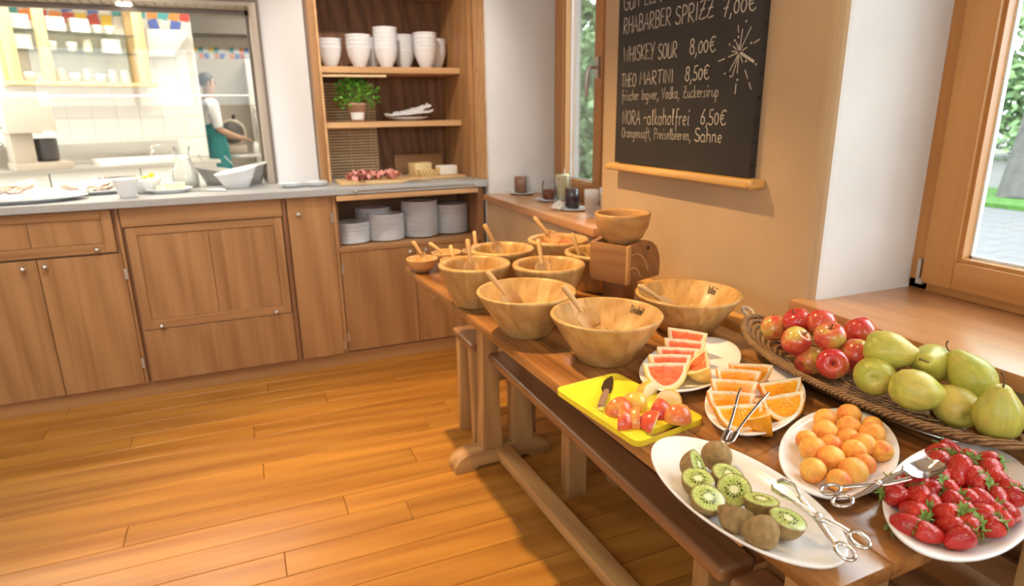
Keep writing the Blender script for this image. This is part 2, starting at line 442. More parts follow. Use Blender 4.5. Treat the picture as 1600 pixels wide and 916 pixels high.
# ---- back wall with the serving hatch
HX0, HX1, HZ0, HZ1 = -2.1, .17, .947, 1.848
m = MB()
m.box(-3.45, HX0, 3.70, 3.84, 0, CZ).box(HX1, .399, 3.70, 3.84, 0, CZ).box(HX0, HX1, 3.70, 3.84, HZ1, CZ).box(HX0, HX1, 3.70, 3.84, 0, .90)
m.box(.399, 1.24, 3.96, 4.10, 0, CZ).box(.399, 1.24, 3.84, 3.96, 2.32, CZ)
struct(m.build('wall_back', M['wallw']))
jm = plain('hatch_lining', (.46, .39, .32), .4, .3)
dk = plain('hatch_dark_frame', (.20, .16, .13), .4, .4)
hw = bpy.data.objects.new('window_6', None); COL.objects.link(hw); struct(hw, 'large glazed serving hatch to the kitchen in a brownish metal frame')
MB().box(HX1-.035, HX1, 3.685, 3.90, HZ0, HZ1).box(HX0, HX0+.035, 3.685, 3.90, HZ0, HZ1).build('hatch_jamb', jm, hw, bevel=.003)
m = MB()
m.box(HX0+.035, HX1-.035, 3.685, 3.90, HZ1-.02, HZ1)
m.build('hatch_soffit', jm, hw)
m = MB(); x = HX0+.06
while x < HX1-.05:
    m.box(x, x+.004, 3.70, 3.86, HZ1-.024, HZ1-.02); x += .045
m.build('soffit_rib', dk, hw)
MB().box(HX0+.035, HX1-.035, 3.865, 3.90, HZ1-.042, HZ1-.02).box(HX1-.05, HX1-.035, 3.865, 3.90, HZ0, HZ1-.02).box(HX0, HX1, 3.683, 3.687, HZ1-.004, HZ1+.012).box(HX1-.002, HX1+.012, 3.683, 3.70, HZ0, HZ1+.012).build('hatch_frame', dk, hw)
MB().box(HX0+.03, HX1-.05, 3.876, 3.882, HZ0, 1.407).build('pane', M['pane'], hw)
MB().box(HX0+.03, HX1-.05, 3.886, 3.892, 1.40, HZ1-.04).build('pane', M['pane'], hw)
MB().box(HX0+.03, HX1-.05, 3.872, 3.886, 1.403, 1.411).build('pane_edge', plain('polished_edge', (.9, .92, .9), .2), hw)
sg = emis('spot_glow', (1, .95, .85), 6)
for x in (-.42, -1.05, -1.7):
    MB().lathe([(0, 0), (.03, 0), (.034, -.004), (.034, -.008)], 20).build('spotlight', sg, hw, (x, 3.79, HZ1-.02))
    L = bpy.data.lights.new('hatch_light', 'SPOT'); L.energy = 24; L.color = (1, .9, .74); L.spot_size = 2.3; L.spot_blend = .6; L.shadow_soft_size = .03
    o = bpy.data.objects.new('hatch_light', L); COL.objects.link(o); o.parent = hw; o.location = (x, 3.78, HZ1-.035); o.rotation_euler = (-.25, 0, 0)
# ================================================================== fitted furniture
DY = 3.28      # face of the doors
def knob(parent, x, z, y=DY):
    m = MB().lathe([(0, .024), (.006, .0235), (.0105, .019), (.0115, .014), (.009, .008), (.005, .005), (.005, 0), (.0, 0)], 16)
    return m.build('knob', M['knob'], parent, (x, y, z), (PI/2, 0, 0))
def hinge(parent, x, z):
    return MB().box(x-.006, x+.006, DY-.004, DY, z-.025, z+.025).build('hinge', M['brushed'], parent)
def front(name, parent, x0, x1, z0, z1, mat='cab_v', y=DY, t=.02):
    cx, cz = (x0+x1)/2, (z0+z1)/2
    return MB().cbox((0, t/2, 0), (x1-x0, t, z1-z0)).build(name, M[mat], parent, (cx, y, cz), bevel=.0018, seg=1)
def framed(name, parent, x0, x1, z0, z1, rail, seams, y=DY, t=.02):
    """a framed front: one object with rails and stiles as children and recessed panels"""
    base = MB().cbox((0, t*.75, 0), (x1-x0-.01, t*.5, z1-z0-.01)).build(name, M['cab_dark'], parent, ((x0+x1)/2, y, (z0+z1)/2))
    ox, oz = (x0+x1)/2, (z0+z1)/2
    l, r, b, tp = rail
    def part(nm, a0, a1, c0, c1, mt, yo=0.0):
        return MB().cbox((0, t*.4, 0), (a1-a0, t*.8, c1-c0)).build(nm, M[mt], base, ((a0+a1)/2-ox, yo, (c0+c1)/2-oz), bevel=.0015, seg=1)
    part('stile', x0, x0+l, z0, z1, 'cab_v'); part('stile', x1-r, x1, z0, z1, 'cab_v')
    part('rail', x0+l, x1-r, z0, z0+b, 'cab_h'); part('rail', x0+l, x1-r, z1-tp, z1, 'cab_h')
    xs = [x0+l]+seams+[x1-r]
    for a, c in zip(xs[:-1], xs[1:]): part('panel', a+.0012, c-.0012, z0+b+.0012, z1-tp-.0012, 'cab_v', .004)
    return base
def carcass(parent, x0, x1, z0=.07, z1=.913):
    return MB().box(x0, x1, DY+.022, 3.68, z0, z1).build('body', M['cab_dark'], parent)

def left_unit(dx, lab):
    c = thing('base_cabinet', lab, 'cabinet', (dx, 0, 0))
    carcass(c, -1.20, -.522)
    d = framed('drawer', c, -1.195, -.553, .718, .908, (.04, .042, .042, .038), [-.867]); k = knob(d, 0, 0); k.location = (-.627-(-1.195-.553)/2, 0, .736-.813)
    a = front('door', c, -1.17, -.8615, .072, .708); k = knob(a, -.912+1.0158, .676-.39); k.location.y = 0
    b = front('door', c, -.8585, -.538, .072, .708); k = knob(b, -.831+.698, .678-.39); k.location.y = 0
    front('side_stile', c, -.536, -.524, .072, .912, 'cab_v', DY+.004)
    hinge(c, -.534, .614); hinge(c, -.532, .177)
    return c
left_unit(0, 'larch base cabinet with one drawer above two doors, at the left edge of the counter')
left_unit(-.70, 'larch base cabinet further along the counter, beyond the left edge of view')
c = thing('base_cabinet', 'larch base cabinet with a wide framed drop flap on two knobs', 'cabinet')
carcass(c, -.521, .172)
front('top_rail', c, -.519, .163, .826, .911, 'cab_h', DY-.006)
f = framed('flap', c, -.508, .158, .334, .822, (.042, .04, .044, .037), [-.173])
for x in (-.428, .085): k = knob(f, x+.175, .349-.578); k.location.y = 0
front('lower_panel', c, -.508, .162, .074, .330)
front('side_stile', c, .1635, .1845, .072, .912, 'cab_dark', DY+.006)
c = thing('base_cabinet', 'narrow larch base cabinet with a single tall door', 'cabinet')
carcass(c, .173, .419)
f = front('door', c, .189, .402, .072, .910); k = knob(f, .236-.2955, .83-.491); k.location.y = 0
front('side_stile', c, .404, .420, .072, .912, 'cab_v', DY+.003)
hinge(c, .399, .80); hinge(c, .404, .12)
c = thing('plate_cabinet', 'larch base cabinet with an open compartment for plates above two doors', 'cabinet')
m = MB()
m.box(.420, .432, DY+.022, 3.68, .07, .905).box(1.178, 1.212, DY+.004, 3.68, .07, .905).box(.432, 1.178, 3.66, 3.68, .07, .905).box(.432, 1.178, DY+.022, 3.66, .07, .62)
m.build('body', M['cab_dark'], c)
MB().cbox((0, 0, 0), (.772, .40, .022)).build('shelf', M['cab_h'], c, (.805, 3.476, .629), bevel=.002, seg=1)
MB().cbox((0, 0, 0), (.75, .40, .026)).build('pull_out_board', M['shelf'], c, (.798, 3.452, .897), bevel=.002, seg=1)
a = front('door', c, .424, .8115, .078, .617); k = knob(a, .783-.6178, .591-.3475); k.location.y = 0
b = front('door', c, .8145, 1.176, .078, .617); k = knob(b, .868-.9953, .593-.3475); k.location.y = 0
hinge(c, .427, .53); hinge(c, .427, .16)
m = MB().box(-3.2, 1.212, DY+.014, DY+.03, 0, .069)
struct(m.build('baseboard_back', M['cab_h']), 'larch plinth along the foot of the base cabinets')
# worktop
m = MB().prism([(-3.28, 3.25), (1.226, 3.25), (1.226, 3.935), (.447, 3.935), (.447, 3.698), (.168, 3.698), (.168, 3.96), (-2.09, 3.96), (-2.09, 3.698), (-3.28, 3.698)], .914, .947)
tag(m.build('worktop', M['steel_top'], bevel=.002, seg=1), 'long grey worktop running over all the base cabinets and through the hatch', 'worktop')
r = thing('towel_rail', 'thin polished rail along the worktop edge above the plate compartment', 'rail')
MB().tube([(.50, 3.232, .931), (1.16, 3.232, .931)], .0035, 8).build('rod', M['steel'], r)
for x in (.515, 1.145): MB().tube([(x, 3.25, .931), (x, 3.228, .931)], .006, 8).lathe([(0, .008), (.006, .006), (.008, 0), (.006, -.006), (0, -.008)], 10, T=Matrix.Translation((x, 3.228, .931))).build('bracket', M['steel'], r)

# tall open cupboard standing on the worktop
c = thing('open_cupboard', 'tall open larch cupboard with shelves standing on the worktop', 'cupboard', (0, 0, .947))
def up(name, x0, x1, y0, y1, z0, z1, mat, bev=.002):
    return MB().cbox((0, 0, 0), (x1-x0, y1-y0, z1-z0)).build(name, M[mat], c, ((x0+x1)/2, (y0+y1)/2, (z0+z1)/2-.947), bevel=bev, seg=1)
up('side_panel', .402, .446, 3.565, 3.94, .947, 2.30, 'cab_v')
up('front_edge', .436, .448, 3.557, 3.565, .947, 2.30, 'shelf', .001)
up('side_panel', 1.200, 1.226, 3.43, 3.94, .947, 2.30, 'cab_v')
MB().box(1.2275, 1.2315, 3.262, 3.43, 0, 1.353).build('side_lining', M['shelf'], c)
for i in range(7):
    x0 = .446+i*.1077; up('back_board', x0+.0006, x0+.1071, 3.925, 3.939, .947, 2.30, 'back', .001)
up('shelf', .448, 1.1995, 3.58, 3.924, 1.509, 1.541, 'shelf')
up('shelf', .448, 1.1995, 3.58, 3.924, 1.229, 1.259, 'shelf')
up('shelf', .448, 1.1995, 3.58, 3.924, 1.93, 1.96, 'shelf')
up('top_panel', .446, 1.1995, 3.565, 3.94, 2.27, 2.30, 'cab_h')
# bamboo blind at the back, left
b = thing('bamboo_blind', 'slatted bamboo blind hanging inside the open cupboard behind the herb pot', 'blind', (.612, 3.86, .95))
for z0, z1 in ((.004, .275), (.316, .52)):
    m = MB(); z = z0
    while z < z1: m.cbox((0, 0, z), (.315, .004, .010)); z += .0165
    for x in (-.12, 0, .12): m.cbox((x, .003, (z0+z1)/2), (.003, .002, z1-z0))
    o = m.build('slat', M['bamboo'], b); o['kind'] = 'stuff'
MB().cbox((0, -.26, .545), (.35, .02, .012)).build('head_rail', M['bamboo'], b, bevel=.001)
tag(MB().cbox((0, 0, 0), (.30, .014, .112)).build('serving_board', M['cab_h'], None, (1.015, 3.875, 1.004), (-.12, 0, 0), bevel=.003), 'dark wooden board leaning on the cupboard back behind the cheese', 'board')

# ================================================================== table, benches, stool
TX0, TX1, TY0, TY1, TZ = .5415, 1.0975, .432, 2.255, .76
t = thing('dining_table', 'long oiled larch trestle table carrying the bowls and fruit', 'table', (.8195, 1.3435, 0), .0315)
n = 5; wd = (TX1-TX0)/n
for i in range(n):
    MB().cbox((0, 0, 0), (wd-.0006, TY1-TY0, .024)).build('top_board', M['table'], t, (TX0+wd*(i+.5)-.8195, 0, TZ-.012), bevel=.0015 if 0 < i < n-1 else .003, seg=2)
def trestle(y):
    prof = [(.622, 0), (.70, 0), (.715, .014), (.92, .014), (.935, 0), (1.02, 0), (1.02, .03), (1.0, .055), (.96, .07), (.675, .07), (.640, .055), (.622, .03)]
    T = Matrix(((1, 0, 0, -.815), (0, 0, -1, y+.04-1.34), (0, 1, 0, 0), (0, 0, 0, 1)))
    MB().prism(prof, 0, .08, T=T).build('trestle_foot', M['foot'], t, bevel=.004)
    for x0, x1 in ((.748, .808), (.874, .938)):
        pr = [(x0-.012, .07), (x1+.012, .07), (x1+.003, .25), (x1, .45), (x1, .69), (x0, .69), (x0, .45), (x0-.003, .25)]
        T2 = Matrix(((1, 0, 0, -.815), (0, 0, -1, y+.03-1.34), (0, 1, 0, 0), (0, 0, 0, 1)))
        MB().prism(pr, 0, .06, T=T2).build('post', M['leg'], t, bevel=.003)
    MB().box(.575-.815, 1.055-.815, y-.03-1.34, y+.03-1.34, .688, .7355).build('bearer', M['foot'], t, bevel=.003)
trestle(2.055); trestle(.63)
MB().box(.785-.815, .845-.815, .68-1.34, 2.015-1.34, .035, .075).build('stretcher', M['legy'], t, bevel=.003)

def bench(y0, y1, lab, x0=.75):
    b = thing('wall_bench', lab, 'bench', (.95, (y0+y1)/2, 0), group='benches along the window wall')
    L = (y1-y0)/2; ox = .95
    def part(name, xa, xb, ya, yb, za, zb, mat, bev=.003, seg=2): return MB().box(xa-ox, xb-ox, ya, yb, za, zb).build(name, M[mat], b, bevel=bev, seg=seg)
    m = MB().box(x0-ox, x0+.09-ox, -L, L, .423, .458); m.build('seat_nosing', M['bench'], b, bevel=.014, seg=4)
    for i in range(3):
        a = x0+.096+i*.088; part('seat_slat', a, a+.082, -L+.01, L-.01, .43, .455, 'bench')
    part('seat_apron', x0+.045, x0+.07, -L+.05, L-.05, .375, .4229, 'bench')
    for yy in (-L+.24, L-.30):
        part('leg', .915, .985, yy-.028, yy+.028, 0, .43, 'leg'); part('leg', 1.10, 1.15, yy-.028, yy+.028, 0, .725, 'leg')
        part('cross_rail', .985, 1.10, yy-.02, yy+.02, .365, .429, 'foot')
    for z in (.50, .58, .655): part('back_slat', 1.125, 1.147, -L+.01, L-.01, z, z+.055, 'bench')
    MB().box(1.138-ox, 1.212-ox, -L, L, .722, .764).build('back_rail', M['chalkbar'], b, bevel=.013, seg=4)
bench(.785, 2.035, 'wall bench half under the table, nearly its whole length between the trestles')
bench(-.9, .765, 'slatted wall bench showing past the near end of the table')
s_ = thing('stool', 'small wooden stool with splayed legs beyond the far end of the table', 'stool', (.87, 2.265, 0))
MB().cbox((0, 0, .435), (.285, .23, .036)).build('seat', M['bench'], s_, bevel=.013, seg=3)
for sx in (-1, 1):
    for sy in (-1, 1):
        vs = []
        for z, o_, hw_ in ((0, .0, .021), (.417, -.012, .033)):
            cx, cy = sx*(.102+(0.0 if z else .012)), sy*(.072+(0.0 if z else .012))
            vs += [(cx-hw_, cy-hw_*.7, z), (cx+hw_, cy-hw_*.7, z), (cx+hw_, cy+hw_*.7, z), (cx-hw_, cy+hw_*.7, z)]
        MB().add(vs, [(3, 2, 1, 0), (4, 5, 6, 7), (0, 1, 5, 4), (1, 2, 6, 5), (2, 3, 7, 6), (3, 0, 4, 7)]).build('leg', M['leg'], s_, bevel=.003)
for sy in (-1, 1): MB().cbox((0, sy*.075, .29), (.19, .016, .04)).build('stretcher', M['foot'], s_, bevel=.002)

# ================================================================== chalkboard
cb = thing('chalkboard', 'black chalkboard drinks menu with a wooden tray on the lamplight-tinted plaster wall', 'chalkboard', (1.213, 1.595, 1.13))
slate = plain('blackboard', (.030, .026, .023), .75, nz=.25, nscale=5)
chalk = plain('chalk', (.52, .46, .37), .95)
MB().box(-.022, 0, -.32, .32, 0, .92).build('slate', slate, cb, bevel=.001)
m = MB()
for i in range(16):
    z = .03+i*.056; m.tube([(-.011, -.320, z), (-.011, -.3245, z)], .0035, 6)
o = m.build('tack', M['black'], cb); o['kind'] = 'stuff'
m = MB().box(-.050, 0, -.36, .335, -.024, -.002)
tr = m.build('chalk_tray', M['chalkbar'], cb, bevel=.008, seg=3)
MB().lathe([(0, -.008), (.012, -.006), (.014, 0), (.012, .006), (0, .008)], 12).build('tray_end', M['chalkbar'], tr, (-.04, -.352, -.013), (PI/2, 0, 0))

def ell(cx, cy, rx, ry, a0, a1, n=10):
    return [(cx+rx*math.cos(math.radians(a0+(a1-a0)*i/n)), cy+ry*math.sin(math.radians(a0+(a1-a0)*i/n))) for i in range(n+1)]
G = {
 'A': (.62, [[(0, 0), (.32, 1), (.58, -.02)], [(.1, .36), (.52, .38)]]),
 'B': (.55, [[(.06, 0), (.06, 1)], [(.06, 1)]+ell(.2, .77, .28, .23, 80, -80)+[(.1, .52)]+ell(.22, .27, .32, .27, 80, -90)+[(.04, .0)]]),
 'E': (.5, [[(.45, .97), (.06, 1), (.05, 0), (.48, .03)], [(.06, .52), (.36, .54)]]),
 'G': (.6, [ell(.33, .5, .32, .5, 60, 330)+[(.6, .45), (.35, .45)]]),
 'H': (.58, [[(.05, 1), (.05, 0)], [(.52, 1), (.52, -.04)], [(.05, .48), (.52, .52)]]),
 'I': (.18, [[(.09, 1), (.09, 0)]]),
 'i': (.22, [[(.1, .6), (.1, .05), (.18, 0)], [(.13, .82), (.19, .95)]]),
 'K': (.52, [[(.05, 1), (.05, 0)], [(.5, 1), (.08, .48), (.52, -.02)]]),
 'L': (.45, [[(.06, 1), (.04, .02), (.42, .04)]]),
 'M': (.7, [[(.03, 0), (.1, 1), (.34, .4), (.6, 1), (.66, -.03)]]),
 'N': (.6, [[(.04, 0), (.07, 1), (.5, .02), (.54, 1.04)]]),
 'O': (.6, [ell(.3, .48, .28, .5, 90, 460)]),
 'P': (.5, [[(.06, 1), (.06, -.05)], [(.06, 1)]+ell(.18, .73, .3, .27, 80, -90)+[(.06, .44)]]),
 'R': (.58, [[(.06, 1), (.06, -.02)], [(.04, .97)]+ell(.2, .74, .3, .26, 80, -90)+[(.08, .46), (.56, -.06)]]),
 'S': (.5, [ell(.28, .76, .22, .24, 30, 250)+ell(.24, .25, .24, .25, 75, -160)]),
 'T': (.55, [[(0, .98), (.55, 1.02)], [(.28, 1), (.26, 0)]]),
 'U': (.55, [[(.05, 1), (.06, .3)]+ell(.27, .25, .21, .25, 180, 350)+[(.48, 1), (.5, .02)]]),
 'W': (.8, [[(.03, 1), (.2, 0), (.4, .8), (.58, 0), (.78, 1.05)]]),
 'Y': (.52, [[(.02, 1), (.26, .45)], [(.52, 1.05), (.15, -.12)]]),
 'Z': (.58, [[(.05, .95), (.5, 1), (.05, .03)]+[(.3, .0), (.6, .06)], [(.12, .5), (.5, .54)]]),
 'D': (.58, [[(.06, 1), (.06, 0)], [(.02, 1)]+ell(.1, .5, .44, .5, 85, -85)+[(.04, 0)]]),
 'V': (.55, [[(.02, .95), (.22, 0), (.5, 1.02)]]),
 '0': (.45, [ell(.22, .36, .2, .37, 90, 450)]),
 '5': (.48, [[(.46, .98), (.12, .95), (.08, .52)]+ell(.2, .25, .24, .27, 100, -150)]),
 '6': (.48, [[(.4, 1), (.12, .55)]+ell(.24, .25, .2, .25, 160, 520)]),
 '7': (.52, [[(.02, .96), (.5, .98), (.22, -.08)], [(.1, .42), (.46, .48)]]),
 '8': (.46, [ell(.24, .76, .17, .22, -60, 240)+ell(.22, .26, .21, .27, 110, -240)]),
 'E2': (.62, [ell(.38, .45, .3, .48, 50, 320), [(.0, .55), (.42, .6)], [(0, .36), (.4, .41)]]),
 ',': (.2, [[(.12, .08), (.1, -.08), (.03, -.28)]]),
 '-': (.38, [[(.04, .42), (.34, .46)]]),
 ' ': (.38, []),
 'a': (.46, [ell(.2, .28, .19, .28, 40, 370)+[(.4, .55), (.38, .05), (.48, 0)]]),
 'b': (.42, [[(.05, 1), (.05, .05)], ell(.2, .26, .18, .27, 160, -170)]),
 'c': (.36, [ell(.2, .28, .18, .28, 50, 320)]),
 'd': (.46, [ell(.2, .26, .19, .27, 20, 370), [(.4, 1.05), (.4, .02), (.48, 0)]]),
 'e': (.38, [[(.04, .27), (.34, .34)]+ell(.2, .3, .16, .27, 20, 320)]),
 'f': (.34, [ell(.28, .85, .12, .18, 40, 180)+[(.14, -.35)], [(.0, .52), (.32, .55)]]),
 'g': (.44, [ell(.2, .28, .18, .27, 30, 370)+[(.38, .5), (.36, -.25), (.2, -.42), (.06, -.3)]]),
 'h': (.44, [[(.05, 1.05), (.05, 0)], [(.05, .3)]+ell(.22, .36, .15, .2, 150, 10)+[(.38, .02), (.44, 0)]]),
 'k': (.4, [[(.05, 1.05), (.05, 0)], [(.34, .58), (.08, .28), (.38, 0)]]),
 'l': (.26, [[(.08, .1), (.2, .95), (.1, 1.0), (.08, .2), (.14, .02), (.26, .06)]]),
 'n': (.46, [[(.05, .55), (.05, 0)], [(.05, .3)]+ell(.22, .36, .15, .2, 150, 10)+[(.38, .02), (.46, .03)]]),
 'o': (.42, [ell(.2, .28, .18, .28, 90, 460)+[(.42, .5)]]),
 'p': (.42, [[(.05, .58), (.05, -.4)], ell(.2, .3, .18, .26, 170, -160)]),
 'r': (.32, [[(.05, .55), (.06, 0)], [(.06, .35), (.16, .53), (.3, .52)]]),
 's': (.34, [[(.3, .52), (.12, .5), (.08, .36), (.26, .22), (.22, .04), (.03, .03)]]),
 't': (.32, [[(.16, .9), (.14, .08), (.26, 0)], [(.0, .58), (.32, .6)]]),
 'u': (.46, [[(.05, .55), (.06, .15), (.18, .01), (.34, .12), (.37, .55), (.38, .05), (.46, .02)]]),
 'w': (.58, [[(.03, .55), (.14, .02), (.28, .5), (.4, .02), (.54, .58)]]),
}
def write(text, s0, s1, z, cap, r, jit=.25):
    toks = []
    for ch in text: toks.append('E2' if ch == '€' else ch)
    tot = sum(G[c][0]+.1 for c in toks); kx = (s1-s0)/tot
    m = MB(); x = 0.0; rnd = random.Random(text)
    for c in toks:
        wd_, st = G[c]; dy = rnd.uniform(-.05, .05)*jit*2; sk = rnd.uniform(-.03, .05)
        for q in st:
            pts = []
            for px, py in q: pts.append((-.0232, .32-(s0+(x+px+py*sk)*kx), z-1.13+(py+dy)*cap))
            if len(pts) > 1: m.tube(pts, r, 5, flat=.25, up=(1, 0, 0))
        x += wd_+.1
    o = m.build('chalk_writing', chalk, cb); o['kind'] = 'stuff'; return o
write('GUN LEM', .03, .235, 1.605, .048, .0020)
write('RHABARBER', .032, .285, 1.536, .047, .0020); write('SPRIZZ', .302, .468, 1.532, .046, .0022)
write('7,00€', .498, .622, 1.530, .040, .0022)
write('WHISKEY', .036, .212, 1.450, .044, .0018); write('SOUR', .228, .322, 1.445, .042, .0020); write('8,00€', .376, .486, 1.447, .040, .0021)
write('THEO', .030, .118, 1.374, .040, .0018); write('MARTINI', .135, .310, 1.376, .038, .0018); write('8,50€', .362, .468, 1.378, .038, .0020)
write('frischer Ingwer, Vodka, Zuckersirup', .036, .508, 1.331, .032, .0013)
write('NORA', .044, .150, 1.256, .042, .0016); write('-alkoholfrei', .165, .395, 1.256, .046, .0017); write('6,50€', .440, .546, 1.260, .040, .0019)
write('Orangensaft, Preiselbeeren,', .042, .405, 1.214, .032, .0012); write('Sahne', .420, .535, 1.213, .036, .0018)
m = MB(); bx_, bz_ = .572, 1.436
def ray_(a, r0, r1, wd_=.0017):
    c, s2 = math.cos(math.radians(a)), math.sin(math.radians(a))
    m.tube([(-.0232, .32-(bx_+r0*c), bz_+r0*s2-1.13), (-.0232, .32-(bx_+r1*c), bz_+r1*s2-1.13)], wd_, 5, flat=.25, up=(1, 0, 0))
for a, segs in ((84, [(.004, .055)]), (58, [(.006, .066)]), (100, [(.004, .02), (.048, .066)]), (118, [(.006, .03)]), (146, [(.012, .03)]), (170, [(.006, .028)]), (192, [(.004, .04), (.052, .078)]), (235, [(.006, .052)]), (252, [(.006, .06)]), (268, [(.004, .05), (.075, .1)]), (300, [(.01, .03), (.05, .075), (.085, .105)]), (20, [(.01, .028), (.05, .072)])):
    for p, q in segs: ray_(a, p, q)
ray_(-26, .004, .060, .0042)
for a, r_ in ((78, .072), (102, .038), (150, .044), (26, .042), (225, .068), (245, .062), (270, .066), (318, .034), (124, .036), (-28, .068)):
    c, s2 = math.cos(math.radians(a)), math.sin(math.radians(a))
    m.lathe([(0, .0008), (.0028, .0004), (.003, 0)], 8, T=Matrix.Translation((-.0222, .32-(bx_+r_*c), bz_+r_*s2-1.13)) @ Matrix.Rotation(-PI/2, 4, 'Y'))
m.build('chalk_sparkler', chalk, cb)['kind'] = 'stuff'

# ================================================================== ceiling spotlights (warm halogen, plus added fill lamps)
SPL = ['over the far end of the table', 'added as fill for the open cupboard', 'over the fruit', 'added as fill for the base cabinets', 'added as fill for the worktop at the hatch', 'behind the viewer to the left', 'behind the viewer to the right']
def spot(x, y, power, aim=None, size=1.2, blend=.5, rad=.03, col=(1.0, .66, .31)):
    f = thing('ceiling_spotlight', 'white ceiling spotlight over (%.1f, %.1f) of the room' % (x, y), 'ceiling light', (x, y, CZ), group='ceiling spotlights')
    f['label'] = 'round white halogen spotlight on the ceiling, %s' % SPL[len([o for o in COL.objects if o.name.startswith('ceiling_spotlight')])-1]
    MB().lathe([(0, 0), (.05, 0), (.05, -.05), (.042, -.05), (.04, -.02), (0, -.02)], 20).build('housing', M['wallw'], f)
    MB().lathe([(0, -.0205), (.036, -.0205), (.036, -.024), (0, -.024)], 16).build('bulb', emis('halogen', (1, .8, .5), 8), f)
    L = bpy.data.lights.new('halogen_light', 'SPOT'); L.energy = power; L.color = col; L.spot_size = size*2; L.spot_blend = blend; L.shadow_soft_size = rad
    o = bpy.data.objects.new('halogen_light', L); COL.objects.link(o); o.parent = f; o.location = (0, 0, -.06)
    if aim is not None:
        d = Vector(aim)-Vector((x, y, CZ-.06)); o.rotation_euler = d.to_track_quat('-Z', 'Y').to_euler()
spot(.14, 1.95, 230, (.50, 1.75, .4), .66, .8)
spot(.45, 2.45, 70, (.80, 3.7, 1.25), .55, .7, .04, (1, .90, .78))  # added lamp, brightens the cupboard interior
spot(.45, .55, 16, (.85, .9, .7), .7, .6)
spot(-1.0, 1.5, 70, (-.5, 3.3, .45), .8, .8, .08, (1, .90, .76))  # added neutral lamp, makes up for reduced daylight on the cabinets
spot(-.55, 2.3, 85, (-.65, 3.5, .95), .60, .9, .05, (1, .93, .84))  # added lamp, lifts the front of the worktop
spot(-1.3, -.6, 45, None, 1.2, .5, .05, (1, .84, .64))
spot(.3, -1.6, 24)
# ================================================================== crockery and food on the worktop and in the cupboards
random.seed(11)
NW = ['first', 'second', 'third', 'fourth', 'fifth', 'sixth', 'seventh', 'eighth', 'ninth', 'tenth', 'eleventh', 'twelfth', 'thirteenth', 'fourteenth', 'fifteenth', 'sixteenth', 'seventeenth', 'eighteenth']
def nth(i, n):
    if i == 0: return 'bottom'
    if i == n-1: return 'topmost'
    return NW[i]+' from bottom,'
# ---- plates, stack by stack
PL = MB().lathe([(0, 0), (.052, 0), (.056, .002), (.072, .0040), (.0975, .0072), (.1, .0085), (.1005, .012), (.0985, .0145), (.074, .0085), (.056, .0055), (0, .0055)], 40).mesh('plate', M['china'])
for (x, y, n, lab) in ((.512, 3.437, 10, 'white plate in the lowest stack at the left'),
                       (.698, 3.437, 13, 'white plate in the second stack from the left'),
                       (.894, 3.455, 18, 'white plate in the tallest stack of the open compartment'),
                       (1.082, 3.485, 15, 'white plate in the rightmost stack of the compartment'),
                       (.655, 3.556, 15, 'white plate in the shaded stack at the back of the compartment')):
    for i in range(n):
        o = link('plate', PL, None, (x+random.uniform(-.0015, .0015), y+random.uniform(-.0015, .0015), .6405+i*.0107))
        tag(o, nth(i, n)+' '+lab, 'plate', 'plates in the open compartment')
# ---- stacked cereal bowls on the upper shelf
CU = MB().lathe([(0, 0), (.028, 0), (.031, .003), (.045, .03), (.058, .062), (.066, .10), (.0675, .104), (.065, .105), (.063, .10), (.055, .064), (.042, .032), (.026, .009), (0, .008)], 36).mesh('cereal_bowl', M['china'])
for (x, y, n, lab) in ((.518, 3.72, 3, 'white bowl in the stack at the left end of the upper shelf'),
                       (.665, 3.68, 4, 'white bowl in the second front stack of the upper shelf'),
                       (.812, 3.68, 6, 'white bowl in the tall middle stack of the upper shelf'),
                       (1.035, 3.68, 5, 'white bowl in the front stack at the right of the upper shelf'),
                       (.755, 3.83, 4, 'white bowl in the shaded stack behind the second stack'),
                       (.945, 3.82, 5, 'white bowl in the shaded stack behind the tallest'),
                       (1.125, 3.80, 4, 'white bowl in the shaded far right stack')):
    for i in range(n):
        tag(link('cereal_bowl', CU, None, (x, y, 1.5415+i*.0205)), nth(i, n)+' '+lab, 'bowl', 'stacked bowls on the upper shelf')
# ---- herb in a clay pot
herb = thing('potted_herb', 'bushy green herb in a small clay pot on the middle shelf', 'plant', (.635, 3.70, 1.2595))
MB().lathe([(0, 0), (.036, 0), (.05, .085), (.053, .086), (.053, .10), (.047, .10), (.045, .085), (0, .082)], 24).build('pot', plain('terracotta', (.62, .38, .26), .8, nz=.1), herb)
MB().lathe([(.0395, .012), (.0455, .05)], 10, a0=PI*1.15, a1=PI*1.75).build('paper_label', plain('label_paper', (.85, .85, .84), .8), herb)
leafm = plain('herb_leaf', (.16, .42, .045), .5, nz=.35, nscale=30)
m = MB(); st = MB()
for i in range(420):
    a = random.uniform(0, 2*PI); el = random.uniform(-.75, 1.3); r = (.055+.055*random.random())
    p = Vector((math.cos(a)*math.cos(el)*r*1.25, math.sin(a)*math.cos(el)*r*.95, .135+math.sin(el)*r*.95))
    if p.z < .01: p.z = .02+random.random()*.05
    if p.y < -.02 and abs(p.x-.01) < .05 and p.z < .105: continue
    s2 = random.uniform(.009, .017)
    T = Matrix.Translation(p) @ Euler((random.uniform(-1, 1), random.uniform(-1, 1), random.uniform(0, 6.3))).to_matrix().to_4x4()
    m.add([(0, -s2, 0), (s2*.7, 0, s2*.25), (0, s2, 0), (-s2*.7, 0, s2*.25)], [(0, 1, 2), (0, 2, 3)], 0, True, T)
    if i % 6 == 0: st.tube([(0, 0, .08), (p.x*.5, p.y*.5, .12+p.z*.2), tuple(p)], .0012, 4)
o = m.build('leaves', leafm, herb); o['kind'] = 'stuff'
o = st.build('stems', plain('herb_stem', (.3, .45, .12), .6), herb); o['kind'] = 'stuff'
